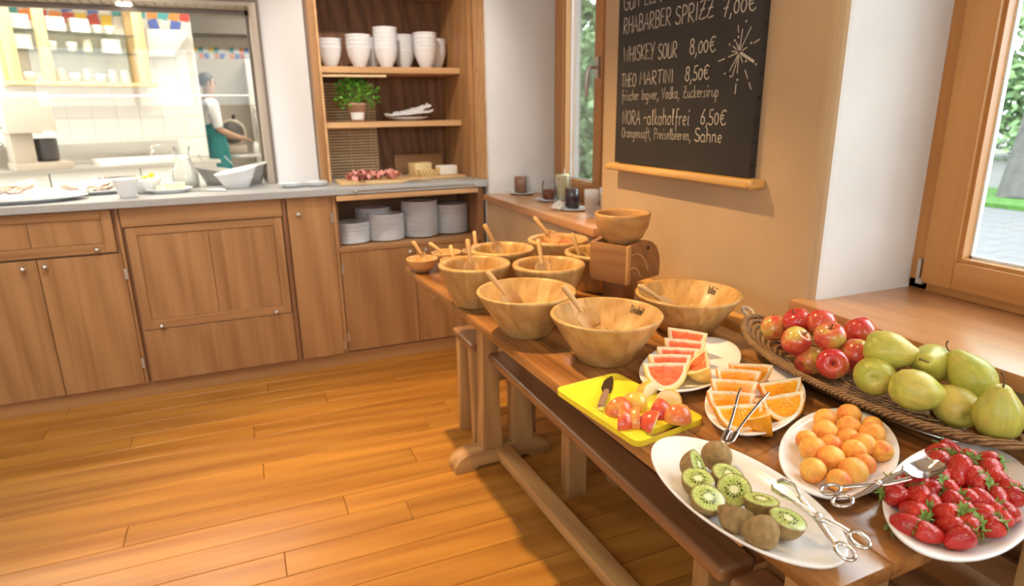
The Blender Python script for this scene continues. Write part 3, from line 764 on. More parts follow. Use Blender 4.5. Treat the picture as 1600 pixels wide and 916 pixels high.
# ---- folded napkin on a plate, middle shelf
pn = MB().lathe([(0, 0), (.06, 0), (.07, .004), (.115, .018), (.118, .021), (.112, .02), (.07, .008), (0, .006)], 40, sx=1.0, sy=.85).build('oval_dish', M['china'], None, (.925, 3.70, 1.2595))
tag(pn, 'flat white dish under the napkin on the middle shelf', 'dish')
def cloth(name, w_, d_, h, nseed, mat, amp=.008):
    m = MB(); nx, ny = 22, 16; vs = []
    for lay in (0, 1):
        for j in range(ny+1):
            for i in range(nx+1):
                u, v = i/nx-.5, j/ny-.5
                z = amp*noise.noise((u*5+nseed, v*5, nseed))+amp*.6*noise.noise((u*11, v*9+nseed, 3))+.03*max(0, abs(u)-.3)+.02*u
                vs.append((u*w_*(1+.05*noise.noise((v*6, 1, nseed))), v*d_*(1+.08*noise.noise((u*6, 2, nseed))), z+(h if lay else 0)))
    k = (nx+1)*(ny+1)
    for j in range(ny):
        for i in range(nx):
            a = j*(nx+1)+i
            m.f.append([k+a, k+a+1, k+a+nx+2, k+a+nx+1]); m.m.append(0); m.s.append(True)
            m.f.append([a+nx+1, a+nx+2, a+1, a]); m.m.append(0); m.s.append(True)
    def side(seq):
        for a, b in zip(seq[:-1], seq[1:]): m.f.append([a, b, k+b, k+a]); m.m.append(0); m.s.append(True)
    side(list(range(nx+1))); side([j*(nx+1)+nx for j in range(ny+1)]); side([ny*(nx+1)+i for i in range(nx, -1, -1)]); side([j*(nx+1) for j in range(ny, -1, -1)])
    m.v = vs
    return m
nap = thing('napkin', 'crumpled white napkin lying on the dish on the middle shelf', 'napkin', (.925, 3.70, 1.294))
lin = plain('linen', (.80, .79, .80), .9)
cloth('n', .25, .15, .008, 1.3, lin).build('lower_fold', lin, nap)
cloth('n', .19, .12, .008, 4.1, lin, .012).build('upper_fold', lin, nap, (.025, .01, .018), (0, -.10, .15))
MB().cbox((0, 0, 0), (.09, .035, .006)).build('dark_trim', M['black'], nap, (-.01, -.03, .012), (0, 0, .1), bevel=.002)
# ---- ham board
def slab(name, lab, x, y, rz, w_, d_, t_, mat='board', cat='board'):
    return tag(MB().cbox((0, 0, t_/2), (w_, d_, t_)).build(name, M[mat], None, (x, y, .9475), (0, 0, rz), bevel=.004), lab, cat)
slab('cutting_board', 'pale wooden board under the sliced ham', .645, 3.46, 0, .36, .22, .016)
pork = plain('cured_ham', (.76, .32, .26), .45, nz=.35, nscale=25)
slc = []
for k in range(4):
    m = MB(); nx, ny = 8, 4; rr = random.Random(k); vs = []
    for j in range(ny+1):
        for i in range(nx+1):
            u, v = i/nx-.5, j/ny-.5
            vs.append((u*.055, v*.03, .008*math.sin(u*9+k)+.006*math.sin(v*7+k*2)))
    fs = [(j*(nx+1)+i, j*(nx+1)+i+1, (j+1)*(nx+1)+i+1, (j+1)*(nx+1)+i) for j in range(ny) for i in range(nx)]
    m.add(vs, fs, 0, True); m.add([(a, b, c+.0022) for a, b, c in vs], fs, 0, True)
    slc.append(m.mesh('ham_slice', pork))
for i in range(34):
    x = .52+.245*random.random(); y = 3.40+.12*random.random()
    o = link('ham_slice', slc[i % 4], None, (x, y, .975+.012*random.random()+.008*(i % 3)), (random.uniform(-.5, .5), random.uniform(-.4, .4), random.uniform(0, 3)))
    tag(o, 'folded slice of cured ham piled on the pale board', 'ham', 'ham slices on the board')
# ---- cheese board
slab('cutting_board', 'pale wooden board under the cheeses at the right of the ham', .995, 3.545, .12, .34, .21, .014)
chz = plain('hard_cheese', (.84, .66, .34), .5, nz=.05)
rind = plain('rind', (.72, .50, .25), .6, nz=.1)
cw = thing('cheese_wedge', 'upright yellow wedge of hard cheese with a brown rind', 'cheese', (.955, 3.60, .9617), .3)
MB().prism([(-.055, -.03), (.05, -.035), (.055, .03), (-.05, .035)], 0, .068).build('paste', chz, cw, bevel=.003)
MB().box(-.0625, -.0555, -.032, .036, 0, .07).build('rind', rind, cw, bevel=.002)
for i in range(5):
    o = MB().cbox((0, 0, .02), (.005, .05, .04)).build('cheese_slice', chz, None, (.93+i*.017, 3.505, .9617), (0, -.45, .25+.05*i), bevel=.001)
    tag(o, 'thin slice of yellow cheese leaning in the row before the wedge', 'cheese', 'cheese slices on the board')
sc_ = thing('soft_cheese', 'white rinded block of soft cheese at the right of the board', 'cheese', (1.085, 3.535, .9617), .15)
MB().cbox((0, 0, .026), (.105, .07, .052)).build('paste', plain('soft_rind', (.86, .83, .74), .7), sc_, bevel=.008, seg=3)
MB().cbox((-.0535, 0, .024), (.003, .058, .04)).build('cut_face', chz, sc_)
def table_knife(name, lab, p, d, L=.2, blade='steel', hmat='steel', hl=.09):
    k = thing(name, lab, 'knife'); setm(k, lookm(p, d))
    MB().prism([(-.009, 0), (.009, 0), (.010, L-hl-.03), (.002, L-hl), (-.006, L-hl-.01)], 0, .0018).build('blade', M[blade], k)
    MB().tube([(0, -hl, .003), (0, -hl*.5, .004), (0, 0, .003)], [.009, .010, .007], 10, flat=.5).build('handle', M[hmat], k)
    return k
table_knife('cheese_knife', 'steel knife lying across the edge of the cheese board', (.88, 3.37, .952), (.9, .45, .02), .16)
# serving tongs over the ham board edge
tg = thing('serving_tongs', 'slim steel tongs hanging over the front of the ham board', 'tongs')
setm(tg, lookm((.575, 3.36, .9665), (.12, 1, -.02)))
for s2 in (-1, 1): MB().tube([(s2*.002, -.10, .0), (s2*.012, -.06, .002), (s2*.012, 0, .003), (s2*.004, .06, .002)], .0035, 8, flat=.5).build('arm', M['steel'], tg)
# ---- two stacks of saucers by the cupboard
SA = MB().lathe([(0, 0), (.04, 0), (.045, .002), (.062, .007), (.063, .009), (.045, .005), (0, .004)], 30).mesh('saucer', M['china'])
for x, y, lab in ((.232, 3.455, 'small white saucer in the stack left of the cupboard'), (.352, 3.455, 'small white saucer in the stack beside the cupboard foot')):
    for i in range(3): tag(link('saucer', SA, None, (x, y, .9475+i*.0065)), nth(i, 3)+' '+lab, 'saucer', 'saucer stacks on the worktop')

# ---- left of the worktop: platters, bowls, butter
def platter(name, lab, x, y, z, a, b, rz, mat='china', h=.018, cat='platter'):
    m = MB().lathe([(0, .003), (.60, .003), (.66, .0), (.70, .0), (.74, .004), (.9, h*.7), (1, h), (1.005, h+.002), (.99, h+.003), (.90, h*.75+.003), (.76, .008), (.7, .0065), (0, .0065)], 56, sx=a, sy=b)
    return tag(m.build(name, M[mat], None, (x, y, z), (0, 0, rz)), lab, cat)
platter('serving_platter', 'long white platter of sliced cheese at the left edge of the worktop', -.90, 3.43, .9475, .25, .13, .05)
platter('serving_platter', 'round white platter of cold cuts at the back left of the worktop', -1.02, 3.72, .9475, .19, .15, 0)
platter('serving_platter', 'round white platter of cold cuts beside the small red cup', -.655, 3.66, .9475, .16, .13, 0)
pale = plain('pale_cheese', (.86, .80, .58), .55, nz=.06); turk = plain('cold_cut', (.84, .68, .58), .5, nz=.12, nscale=30)
CS = MB().prism([(-.04, -.03), (.04, -.03), (.04, .03), (-.04, .03)], 0, .003).mesh('cheese_slice', pale)
CC = cloth('c', .09, .08, .003, 2.2, turk, .012).mesh('cold_cut_slice', turk)
for i in range(16): tag(link('cheese_slice', CS, None, (-1.09+i*.024, 3.43+random.uniform(-.012, .012), .957+.0035*(i % 3)), (0, -.12, random.uniform(-.2, .2))), 'pale slice of cheese on the long platter', 'cheese', 'cheese slices on the long platter')
for k, (cx, cy, n) in enumerate(((-1.02, 3.72, 14), (-.655, 3.66, 12))):
    for i in range(n):
        a = random.uniform(0, 6.3); r = .085*math.sqrt(random.random())
        tag(link('cold_cut_slice', CC, None, (cx+r*1.2*math.cos(a), cy+r*math.sin(a), .963+.004*i*.5), (random.uniform(-.2, .2), random.uniform(-.2, .2), a)), ('folded pale cold cut on the back left platter', 'folded pale cold cut on the platter beside the red cup')[k], 'cold cut', 'cold cuts on the round platters')
def serving_fork(lab, p, d, dark=False):
    k = thing('serving_fork', lab, 'fork'); setm(k, lookm(p, d))
    MB().tube([(0, -.11, .004), (0, -.04, .004), (0, .03, .002)], [.005, .004, .002], 8, flat=.5).build('handle', M['black' if dark else 'steel'], k)
    for s2 in (-.008, 0, .008): MB().tube([(0, .03, .002), (s2, .045, .001), (s2, .085, .003)], .0014, 6).build('tine', M['steel'], k)
serving_fork('steel fork laid across the rim of the platter beside the red cup', (-.77, 3.505, .973), (-1, .22, 0))
serving_fork('steel fork resting on the back left platter', (-.93, 3.58, .973), (-1, .5, 0))
# cup of jam with spoons across
cp = MB().lathe([(0, 0), (.033, 0), (.036, .003), (.054, .08), (.056, .084), (.053, .084), (.034, .01), (0, .008)], 32).build('cup', M['china'], None, (-.487, 3.385, .9475))
tag(cp, 'tapered white cup of red jam near the front of the worktop', 'cup')
tag(MB().lathe([(0, .002), (.046, 0), (.046, -.006), (0, -.006)], 24).build('red_jam', plain('jam_red', (.55, .04, .04), .25), None, (-.487, 3.385, 1.025)), 'red jam filling the tapered white cup', 'jam')
for i, (a, b, c) in enumerate((((-.575, 3.40, 1.036), (1, -.02, .03), 'dark-handled spoon lying across the red jam cup'),)):
    k = thing('spoon', c, 'spoon'); setm(k, lookm(a, b))
    MB().tube([(0, .0, .0), (0, .07, .002), (0, .13, .0)], [.006, .004, .003], 8, flat=.5).build('handle', M['black'], k)
    MB().lathe([(0, -.004), (.012, -.002), (.015, .002), (.014, .003), (.010, 0), (0, -.002)], 16, sx=.8, sy=1.4).build('spoon_bowl', M['steel'], k, (0, -.015, .001))
# white bowl with yellow fruit
bw = MB().lathe([(0, 0), (.04, 0), (.044, .003), (.07, .055), (.073, .07), (.07, .071), (.066, .055), (.04, .008), (0, .006)], 32).build('bowl', M['china'], None, (-.43, 3.56, .9475))
tag(bw, 'white bowl with yellow fruit behind the red jam cup', 'bowl')
yel = plain('yellow_fruit', (.85, .55, .03), .4)
for i, (dx, dy, dz) in enumerate(((-.035, 0, .058), (.0, -.02, .06), (.03, .01, .072), (0, .03, .058), (.025, -.025, .05), (-.02, .03, .05))):
    tag(MB().lathe([(0, -.013), (.009, -.010), (.014, -.003), (.013, .006), (.007, .012), (0, .013)], 14).build('yellow_berry', yel, None, (-.43+dx, 3.56+dy, .955+dz)), 'small round yellow fruit in the white bowl', 'fruit', 'yellow fruit in the white bowl')
k = thing('spoon', 'steel spoon standing in the bowl of yellow fruit', 'spoon'); setm(k, lookm((-.40, 3.575, 1.0), (.8, .15, .42)))
MB().tube([(0, 0, 0), (0, .06, .0), (0, .13, 0)], [.003, .003, .005], 8, flat=.6).build('handle', M['steel'], k)
MB().lathe([(0, -.004), (.012, -.002), (.015, .002), (.014, .003), (.010, 0), (0, -.002)], 16, sx=.8, sy=1.4).build('spoon_bowl', M['steel'], k, (0, -.015, .001))
# butter plate and knife
platter('butter_plate', 'oval white plate holding butter beside the milk jug', -.325, 3.50, .9475, .105, .07, .1, cat='plate')
butter = plain('butter', (.90, .82, .50), .5)
b = thing('butter', 'block of pale butter cut at the front on the oval plate', 'butter', (-.30, 3.51, .9545), .1)
MB().cbox((0, 0, .019), (.09, .045, .038)).build('block', butter, b, bevel=.005, seg=3)
MB().cbox((-.067, -.012, .013), (.03, .04, .026)).build('cut_piece', butter, b, bevel=.004)
table_knife('butter_knife', 'steel butter knife lying on the worktop right of the butter', (-.155, 3.46, .949), (-.9, .4, 0), .18)
# milk jug (glass carafe)
jug = thing('milk_jug', 'glass carafe half full of milk beside the hatch', 'jug', (-.262, 3.72, .9475))
MB().lathe([(0, 0), (.056, 0), (.062, .006), (.062, .06), (.05, .11), (.033, .15), (.031, .175), (.042, .205), (.0405, .2055)], 36).build('glass', M['jar'], jug)
MB().lathe([(0, .005), (.056, .006), (.0575, .06), (.047, .107), (.030, .148), (.029, .155), (0, .155)], 30).build('milk', plain('milk', (.86, .84, .78), .4), jug)
# three slanted bowls
def slant_bowl(lab, x, y, R, h, rz, mat):
    n = 40; prof = [(0, 0), (.50, 0), (.55, .02), (.76, .5), (.98, .98), (1, 1), (.96, 1), (.73, .52), (.5, .06), (0, .05)]
    m = MB(); vs = []
    for i in range(n):
        a = 2*PI*i/n; lift = 1+.22*math.cos(a)
        for r, z in prof: vs.append((R*r*math.cos(a), R*r*math.sin(a)*.9, h*z*(lift if z > .4 else 1)))
    k_ = len(prof); fs = []
    for i in range(n):
        j = (i+1) % n
        for q in range(k_-1): fs.append((i*k_+q, j*k_+q, j*k_+q+1, i*k_+q+1))
    m.add(vs, fs, 0, True)
    return tag(m.build('salad_bowl', mat, None, (x, y, .9475), (0, 0, rz), merge=True), lab, 'bowl')
grey = plain('grey_stoneware', (.36, .34, .32), .4)
slant_bowl('white bowl with a slanted rim in front of two darker bowls', -.02, 3.565, .105, .088, .25, M['china'])
slant_bowl('grey bowl with a slanted rim behind the white one, towards the jug', -.115, 3.79, .105, .082, 2.9, grey)
slant_bowl('grey bowl with a slanted rim beside the hatch frame', .052, 3.745, .095, .092, .2, grey)
yog = plain('yoghurt', (.84, .81, .74), .5)
for x, y, r, nm in ((-.02, 3.565, .082, 'yoghurt in the white slanted bowl'), (-.115, 3.79, .08, 'curd in the grey bowl towards the jug'), (.052, 3.745, .072, 'muesli in the grey bowl beside the hatch frame')):
    tag(MB().lathe([(0, .006), (r*.6, .004), (r, 0), (r*.9, -.006), (0, -.006)], 24, sy=.9).build('bowl_filling', yog, None, (x, y, 1.0)), nm, 'food')
for (p, d, lab) in (((-.145, 3.77, 1.01), (-.25, .1, .5), 'dark spoon handle standing in the grey bowl towards the jug'), ((.0, 3.73, 1.01), (-.3, .02, .4), 'steel spoon standing in the grey bowl beside the hatch')):
    k = thing('spoon', lab, 'spoon'); setm(k, lookm(p, d))
    MB().tube([(0, 0, 0), (0, .06, .0), (0, .11, 0)], [.003, .003, .005], 8, flat=.6).build('handle', M['brushed'], k)
    MB().lathe([(0, -.004), (.012, -.002), (.015, .002), (.014, .003), (.010, 0), (0, -.002)], 16, sx=.8, sy=1.4).build('spoon_bowl', M['steel'], k, (0, -.012, .001))

# ================================================================== jars on the far window sill
SZ = .8755
DI = MB().lathe([(0, 0), (.04, 0), (.045, .002), (.068, .008), (.07, .010), (.066, .010), (.045, .005), (0, .004)], 36).mesh('saucer', M['china'])
def jar_of(lab, x, y, col, level, r=.031, h=.095, saucer=True, sl='', rough=.25):
    z = SZ
    if saucer:
        tag(link('saucer', DI, None, (x+.006, y-.004, SZ)), sl, 'saucer', 'saucers under the jam jars'); z += .0052
    j = thing('jam_jar', lab, 'jar', (x, y, z))
    MB().lathe([(0, 0), (r-.003, 0), (r, .004), (r, h-.012), (r-.002, h-.008), (r-.001, h), (r-.003, h+.0005)], 32).build('glass', M['jar'], j)
    MB().lathe([(0, .0045), (r-.004, .0055), (r-.0035, level), (r*.5, level+.004), (0, level+.002)], 28).build('filling', plain('filling', col, rough, nz=.15, nscale=60), j)
    return j
def jar_spoon(lab, x, y, tilt):
    k = thing('spoon', lab, 'spoon'); setm(k, lookm((x, y, SZ+.06), (tilt, .05, 1), (1, 0, 0)))
    MB().tube([(0, -.03, 0), (0, .03, 0), (0, .095, 0)], [.0025, .0022, .004], 8, flat=.6).build('handle', M['steel'], k)
    MB().lathe([(0, -.003), (.009, -.002), (.011, .001), (.010, .002), (0, -.001)], 14, sx=.8, sy=1.4).build('spoon_bowl', M['steel'], k, (0, -.042, .0))
jar_of('jar of cocoa-brown spread nearest the open cupboard', 1.372, 3.14, (.33, .15, .085), .083, .033, .088, True, 'white saucer under the brown spread jar', .6)
jar_spoon('steel spoon sticking out of the brown spread jar', 1.374, 3.14, .35)
jar_of('half empty glass jar of amber honey jam', 1.385, 2.825, (.22, .045, .008), .048, .033, .092, True, 'white saucer under the amber jam jar')
jar_of('jar of dark purple berry jam at the front of the sill', 1.345, 2.505, (.035, .010, .022), .086, .033, .092, True, 'white saucer under the front purple jam jar')
jar_spoon('steel spoon standing in the front purple jam jar', 1.342, 2.51, -.05)
jar_of('jar of dark purple berry jam at the back, by the window frame', 1.472, 2.415, (.035, .010, .022), .080, .033, .090, True, 'white saucer under the rear purple jam jar')
jar_spoon('steel spoon standing in the rear purple jam jar', 1.474, 2.42, .1)
# pitcher of cream sauce
p = thing('cream_pitcher', 'tall glass pitcher of pale cream with a scalloped lip by the window', 'pitcher', (1.455, 2.81, SZ))
MB().lathe([(0, 0), (.032, 0), (.034, .004), (.034, .115), (.040, .128), (.0385, .1285)], 32).build('glass', M['jar'], p)
MB().lathe([(0, .006), (.0305, .008), (.0305, .112), (.0365, .125), (0, .122)], 28).build('filling', plain('custard', (.86, .78, .50), .4), p)
jar_spoon('steel spoon standing in the cream pitcher', 1.456, 2.815, .15)
# paper and small spoon on front saucers
tag(cloth('n', .06, .05, .004, 7.7, lin, .01).build('paper_napkin', lin, None, (1.288, 2.535, SZ+.017), (0, 0, .6)), 'crumpled paper napkin on the front purple jam saucer', 'napkin')
for x, y, lab in ((1.325, 2.845, 'teaspoon lying on the amber jam saucer'), (1.315, 3.15, 'teaspoon lying on the brown spread saucer')):
    k = thing('teaspoon', lab, 'spoon'); setm(k, lookm((x, y, SZ+.0125), (.25, -1, 0)))
    MB().tube([(0, -.04, 0), (0, 0, .001), (0, .03, 0)], [.004, .0025, .002], 8, flat=.5).build('handle', M['steel'], k)
    MB().lathe([(0, -.003), (.009, -.002), (.011, .001), (.010, .002), (0, -.001)], 14, sx=.8, sy=1.4).build('spoon_bowl', M['steel'], k, (0, .04, .0))
# nested clear tumblers
TU = MB().lathe([(0, 0), (.020, 0), (.022, .002), (.029, .075), (.0305, .076), (.0295, .078), (.028, .076), (.0205, .004), (0, .003)], 24).mesh('tumbler', M['plastic'])
for x, y, n, lab in ((1.315, 2.285, 4, 'clear tumbler in the nested stack at the sill edge'), (1.352, 2.225, 5, 'clear tumbler in the nested stack by the wall corner')):
    for i in range(n): tag(link('tumbler', TU, None, (x, y, SZ+i*.012)), nth(i, n)+' '+lab, 'tumbler', 'nested clear tumblers')
# ================================================================== the breakfast table
random.seed(21)
TZ0 = .7602
# ---- staved bowls
def stave_mesh(prof, n, name):
    return MB().lathe(prof, 3, a0=-PI/n, a1=PI/n, cap=False).mesh(name, M['stave'], merge=True)
def cone_prof(rb, R, h, t):
    return [(rb*.6, .012), (rb*.6, .001), (rb-.003, .0), (rb, .003), (R-.002, h-.008), (R, h-.003), (R-.002, h), (R-t+.001, h), (R-t-.001, h-.003), (rb-t*.6, .016), (rb*.6, .012)]
def deep_prof(rb, R, h):
    return [(rb*.6, .012), (rb*.6, .001), (rb-.003, 0), (rb, .004), (rb+(R-rb)*.45, h*.36), (rb+(R-rb)*.78, h*.68), (R-.001, h-.012), (R+.001, h-.006), (R-.002, h-.001), (R-.008, h), (R-.013, h-.001), (R-.017, h-.006), (R-.02, h-.014), (rb+(R-rb)*.45-.012, h*.38), (rb-.012, .02), (rb*.6, .012)]
def bowl(lab, x, y, rb, R, h, kind, fill=None, flevel=.4, n=18):
    b = thing('wooden_bowl', lab, 'bowl', (x, y, TZ0), random.uniform(0, 6), 'wooden cereal bowls on the table')
    prof = cone_prof(rb, R, h, .009) if kind == 'cone' else deep_prof(rb, R, h)
    key = (kind, round(rb, 3), round(R, 3), round(h, 3))
    if key not in STV: STV[key] = stave_mesh(prof, n, 'stave')
    for i in range(n): link('stave', STV[key], b, (0, 0, 0), (0, 0, 2*PI*i/n))
    MB().lathe([(0, .0), (rb*.6-.0005, 0), (rb*.6-.0005, .0125), (0, .0125)], 24).build('base_disc', M['bowlw'], b)
    return b
STV = {}
bA = bowl('conical staved wooden bowl nearest the yellow board, with DINKEL written inside the rim', .713, 1.162, .064, .125, .108, 'cone')
bB = bowl('conical staved wooden bowl behind and left of the DINKEL bowl', .623, 1.397, .060, .125, .112, 'cone')
bH = bowl('conical staved wooden bowl behind the grapefruit, by the wall bench', 1.001, 1.245, .068, .131, .099, 'cone')
bC = bowl('deep thick-rimmed wooden bowl at the left edge of the table', .591, 1.690, .063, .104, .124, 'deep')
bD = bowl('deep thick-rimmed wooden bowl in the middle of the table', .780, 1.590, .063, .104, .124, 'deep')
bE = bowl('deep thick-rimmed wooden bowl in the middle of the far row', .740, 1.850, .063, .104, .124, 'deep')
bF = bowl('deep thick-rimmed wooden bowl full of red lentils below the window sill', .972, 1.908, .063, .104, .124, 'deep')
bG = bowl('deep thick-rimmed wooden bowl half hidden behind the grain mill', .995, 1.680, .063, .104, .122, 'deep')
small_prof = [(0, 0), (.02, 0), (.024, .001), (.046, .024), (.056, .047), (.055, .049), (.049, .049), (.047, .046), (.04, .026), (.018, .008), (0, .007)]
SB = MB().lathe(small_prof, 36).mesh('small_bowl', M['bowlw'])
for lab, x, y in (('small round wooden bowl at the far left corner of the table', .554, 2.140), ('small round wooden bowl second from the table corner', .664, 2.205), ('small round wooden bowl peeping out behind the left deep bowl', .655, 2.070), ('small round wooden bowl behind the far-row deep bowl', .775, 2.185)):
    tag(link('small_bowl', SB, None, (x, y, TZ0), (0, 0, random.uniform(0, 6))), lab, 'bowl', 'small wooden bowls on the table')
# fillings (loose grains nobody could count)
def grains(lab, x, y, z, r, col, col2, n=500, size=.0028, cat='cereal'):
    mats = [plain('grain', col, .6), plain('grain', col2, .6), plain('grain_bed', tuple(c*.8 for c in col), .8)]
    m = MB(); rr = random.Random(lab)
    m.lathe([(0, .003), (r*.7, .001), (r, -.003), (r-.003, -.012), (0, -.012)], 28, 2)
    base = [(0, -1, 0), (.55, 0, .2), (0, 1, 0), (-.55, 0, .2), (0, 0, .5), (0, 0, -.3)]
    bf = [(0, 1, 4), (1, 2, 4), (2, 3, 4), (3, 0, 4), (1, 0, 5), (2, 1, 5), (3, 2, 5), (0, 3, 5)]
    for i in range(n):
        a = rr.uniform(0, 6.3); q = r*math.sqrt(rr.random())*.97
        T = Matrix.Translation((q*math.cos(a), q*math.sin(a), .002-.004*(q/r)**2+rr.uniform(0, .003))) @ Euler((rr.uniform(-.6, .6), rr.uniform(-.6, .6), a)).to_matrix().to_4x4() @ Matrix.Scale(size*rr.uniform(.8, 1.3), 4)
        m.add(base, bf, rr.randint(0, 1), False, T)
    o = m.build('cereal', mats, None, (x, y, z)); tag(o, lab, cat, kind='stuff')
oat = (.72, .55, .32); oat2 = (.80, .66, .42); red = (.72, .25, .10); red2 = (.85, .40, .18); sd = (.55, .38, .18)
grains('spelt grains at the bottom of the DINKEL bowl', .713, 1.162, TZ0+.046, .080, oat, sd, 700)
grains('oat flakes in the bowl behind the DINKEL bowl', .623, 1.397, TZ0+.045, .078, oat, oat2)
grains('wheat flakes in the bowl behind the grapefruit', 1.001, 1.245, TZ0+.042, .083, oat, oat2)
grains('rolled oats in the deep bowl at the left table edge', .591, 1.690, TZ0+.055, .070, oat, oat2, 400)
grains('yellow corn flakes in the deep middle bowl', .780, 1.590, TZ0+.058, .072, (.80, .52, .10), (.88, .62, .16), 400)
grains('rye flakes in the deep far-row bowl', .740, 1.850, TZ0+.060, .073, oat, oat2, 400)
grains('red lentil flakes heaped in the deep bowl below the sill', .972, 1.908, TZ0+.103, .084, red, red2, 900)
grains('barley flakes in the deep bowl behind the mill', .995, 1.680, TZ0+.075, .078, oat, oat2, 400)
for lab, x, y in (('seeds in the small bowl at the table corner', .554, 2.140), ('seeds in the second small bowl', .664, 2.205), ('seeds in the small bowl behind the left deep bowl', .655, 2.070), ('seeds in the small bowl behind the far row', .775, 2.185)):
    grains(lab, x, y, TZ0+.026, .036, sd, oat2, 120, .0024, 'seeds')
# writing inside the rims
ink = plain('ink', (.03, .02, .015), .7)
def rim_writing(parent, text, x, y, R, rb, h, a_mid, span, zc, cap):
    toks = list(text); tot = sum(G[c][0]+.1 for c in toks); m = MB(); u = 0
    def pos(s, zz):
        a = a_mid+span/2-span*s
        r = (rb-.006+(R-.012-rb+.006)*((zz-.016)/(h-.019)))-.0012
        return (r*math.cos(a), r*math.sin(a), zz)
    for c in toks:
        for q in G[c][1]:
            pts = [pos((u+px)/tot, zc+(py-.5)*cap) for px, py in q]
            if len(pts) > 1: m.tube(pts, .0009, 5)
        u += G[c][0]+.1
    o = m.build('inked_word', ink, parent); o.rotation_euler = (0, 0, -parent.rotation_euler[2]); o['kind'] = 'stuff'
rim_writing(bA, 'Dinkel', .713, 1.162, .125, .064, .108, .26, .36, .092, .015)
rim_writing(bH, 'Wei', 1.001, 1.245, .131, .068, .099, .30, .22, .082, .018)

# ---- wooden scoops
def scoop_meshes(L=.120, w_=.0225):
    hl = L*.46; m = MB(); nu, nv = 14, 10; vs = []
    for lay in (0, 1):
        for i in range(nu+1):
            u = i/nu
            wd_ = w_*(math.sqrt(max(0, 1-((u-.5)/.52)**2))*.35+.65) if .02 < u < .75 else w_*(.62 if u <= .02 else max(.28, math.sqrt(max(0, 1-((u-.5)/.52)**2))))
            if u > .75: wd_ = w_*(.28+.62*(1-((u-.75)/.25)**2))
            for j in range(nv+1):
                v = j/nv*2-1
                d = .011*min(1, (1-u)*3.5)+.001
                z = d*(v*v)-d*.6
                vs.append((wd_*v, u*hl, z+(0 if lay else -.0028)))
    k = (nu+1)*(nv+1)
    for i in range(nu):
        for j in range(nv):
            a = i*(nv+1)+j
            m.f += [[k+a, k+a+1, k+a+nv+2, k+a+nv+1], [a+nv+1, a+nv+2, a+1, a]]; m.m += [0, 0]; m.s += [True, True]
    def side(seq):
        for a, b in zip(seq[:-1], seq[1:]): m.f.append([a, b, k+b, k+a]); m.m.append(0); m.s.append(True)
    side(list(range(nv+1))); side([i*(nv+1)+nv for i in range(nu+1)]); side([nu*(nv+1)+j for j in range(nv, -1, -1)]); side([i*(nv+1) for i in range(nu, -1, -1)])
    m.v = vs
    hd = m.mesh('scoop_head', M['spoon'])
    h = MB().tube([(0, hl-.008, -.002), (0, hl+.008, -.001), (0, hl+L*.2, 0), (0, L*.85, .0), (0, L-.004, 0), (0, L, 0)], [.0045, .0058, .0062, .0072, .0070, .0045], 12).mesh('scoop_handle', M['spoon'])
    return hd, h
SCB = scoop_meshes(); SCS = scoop_meshes(.085, .014)
def scoop(lab, tip, end, big=True, up=(-.25, -.8, .5)):
    L = .120 if big else .085
    d = (Vector(tip)-Vector(end)).normalized(); o = Vector(tip)-d*L
    s = thing('wooden_scoop', lab, 'scoop', group='wooden scoops in the bowls'); setm(s, lookm(o, d, up))
    hd, h = SCB if big else SCS
    link('scoop_head', hd, s); link('handle', h, s)
scoop('wooden scoop leaning on the rim of the DINKEL bowl', (.620, 1.192, .933), (.677, 1.162, .844))
scoop('wooden scoop in the bowl behind the DINKEL bowl', (.531, 1.427, .922), (.584, 1.397, .847))
scoop('wooden scoop in the deep bowl at the left table edge', (.584, 1.724, .947), (.581, 1.690, .867))
scoop('wooden scoop in the deep middle bowl', (.759, 1.615, .951), (.757, 1.580, .875))
scoop('wooden scoop in the deep far-row bowl', (.692, 1.875, .959), (.726, 1.845, .878))
scoop('wooden scoop stuck in the red lentil bowl', (.898, 1.945, .956), (.941, 1.905, .892))
scoop('wooden scoop in the bowl hidden behind the mill', (.915, 1.705, .940), (.930, 1.680, .875))
scoop('wooden scoop lying low in the bowl behind the grapefruit', (.868, 1.269, .886), (.942, 1.244, .836), up=(0, -.3, 1))
scoop('little wooden scoop in the corner small bowl', (.530, 2.165, .867), (.562, 2.135, .806), False)
scoop('little wooden scoop in the second small bowl', (.609, 2.240, .840), (.653, 2.21, .805), False, (0, -.3, 1))
scoop('little wooden scoop in the small bowl behind the left deep bowl', (.652, 2.115, .850), (.650, 2.075, .806), False)
scoop('little wooden scoop in the small bowl behind the far row', (.781, 2.225, .872), (.775, 2.19, .81), False)

# ---- grain mill shaped like an elephant
ml = thing('grain_mill', 'wooden hand grain mill shaped like an elephant head by the wall', 'grain mill', (.945, 1.425, TZ0), math.atan2(.389, .921))
# local x = along the cheek, local y = away along the left face
prof = [(0, .082), (.150, .078), (.154, .11), (.148, .14), (.132, .166), (.106, .184), (.075, .193), (.050, .193), (.0, .186)]
T = Matrix(((1, 0, 0, 0), (0, 0, 1, 0), (0, 1, 0, 0), (0, 0, 0, 1)))
MB().prism(prof, 0, .014, T=T).build('cheek', M['mill'], ml, bevel=.0015)
MB().prism(prof, .118, .132, T=T).build('cheek', M['mill'], ml, bevel=.0015)
MB().box(0, .105, .0145, .1175, .088, .165).build('body', M['mill'], ml, bevel=.002)
MB().box(-.012, -.0005, .006, .128, .078, .186).build('side_panel', M['mill'], ml, bevel=.0015)
MB().box(-.0135, .0, -.002, .0055, .080, .187).build('corner_strip', M['bowlw'], ml, bevel=.001)
m = MB().tube([(.018+.072*math.cos(a), -.0006, .084+.078*math.sin(a)) for a in [PI*.5-i*PI*.5/14+.25 for i in range(15)]], .0011, 6)
m.build('ear_line', M['bamboo'], ml)
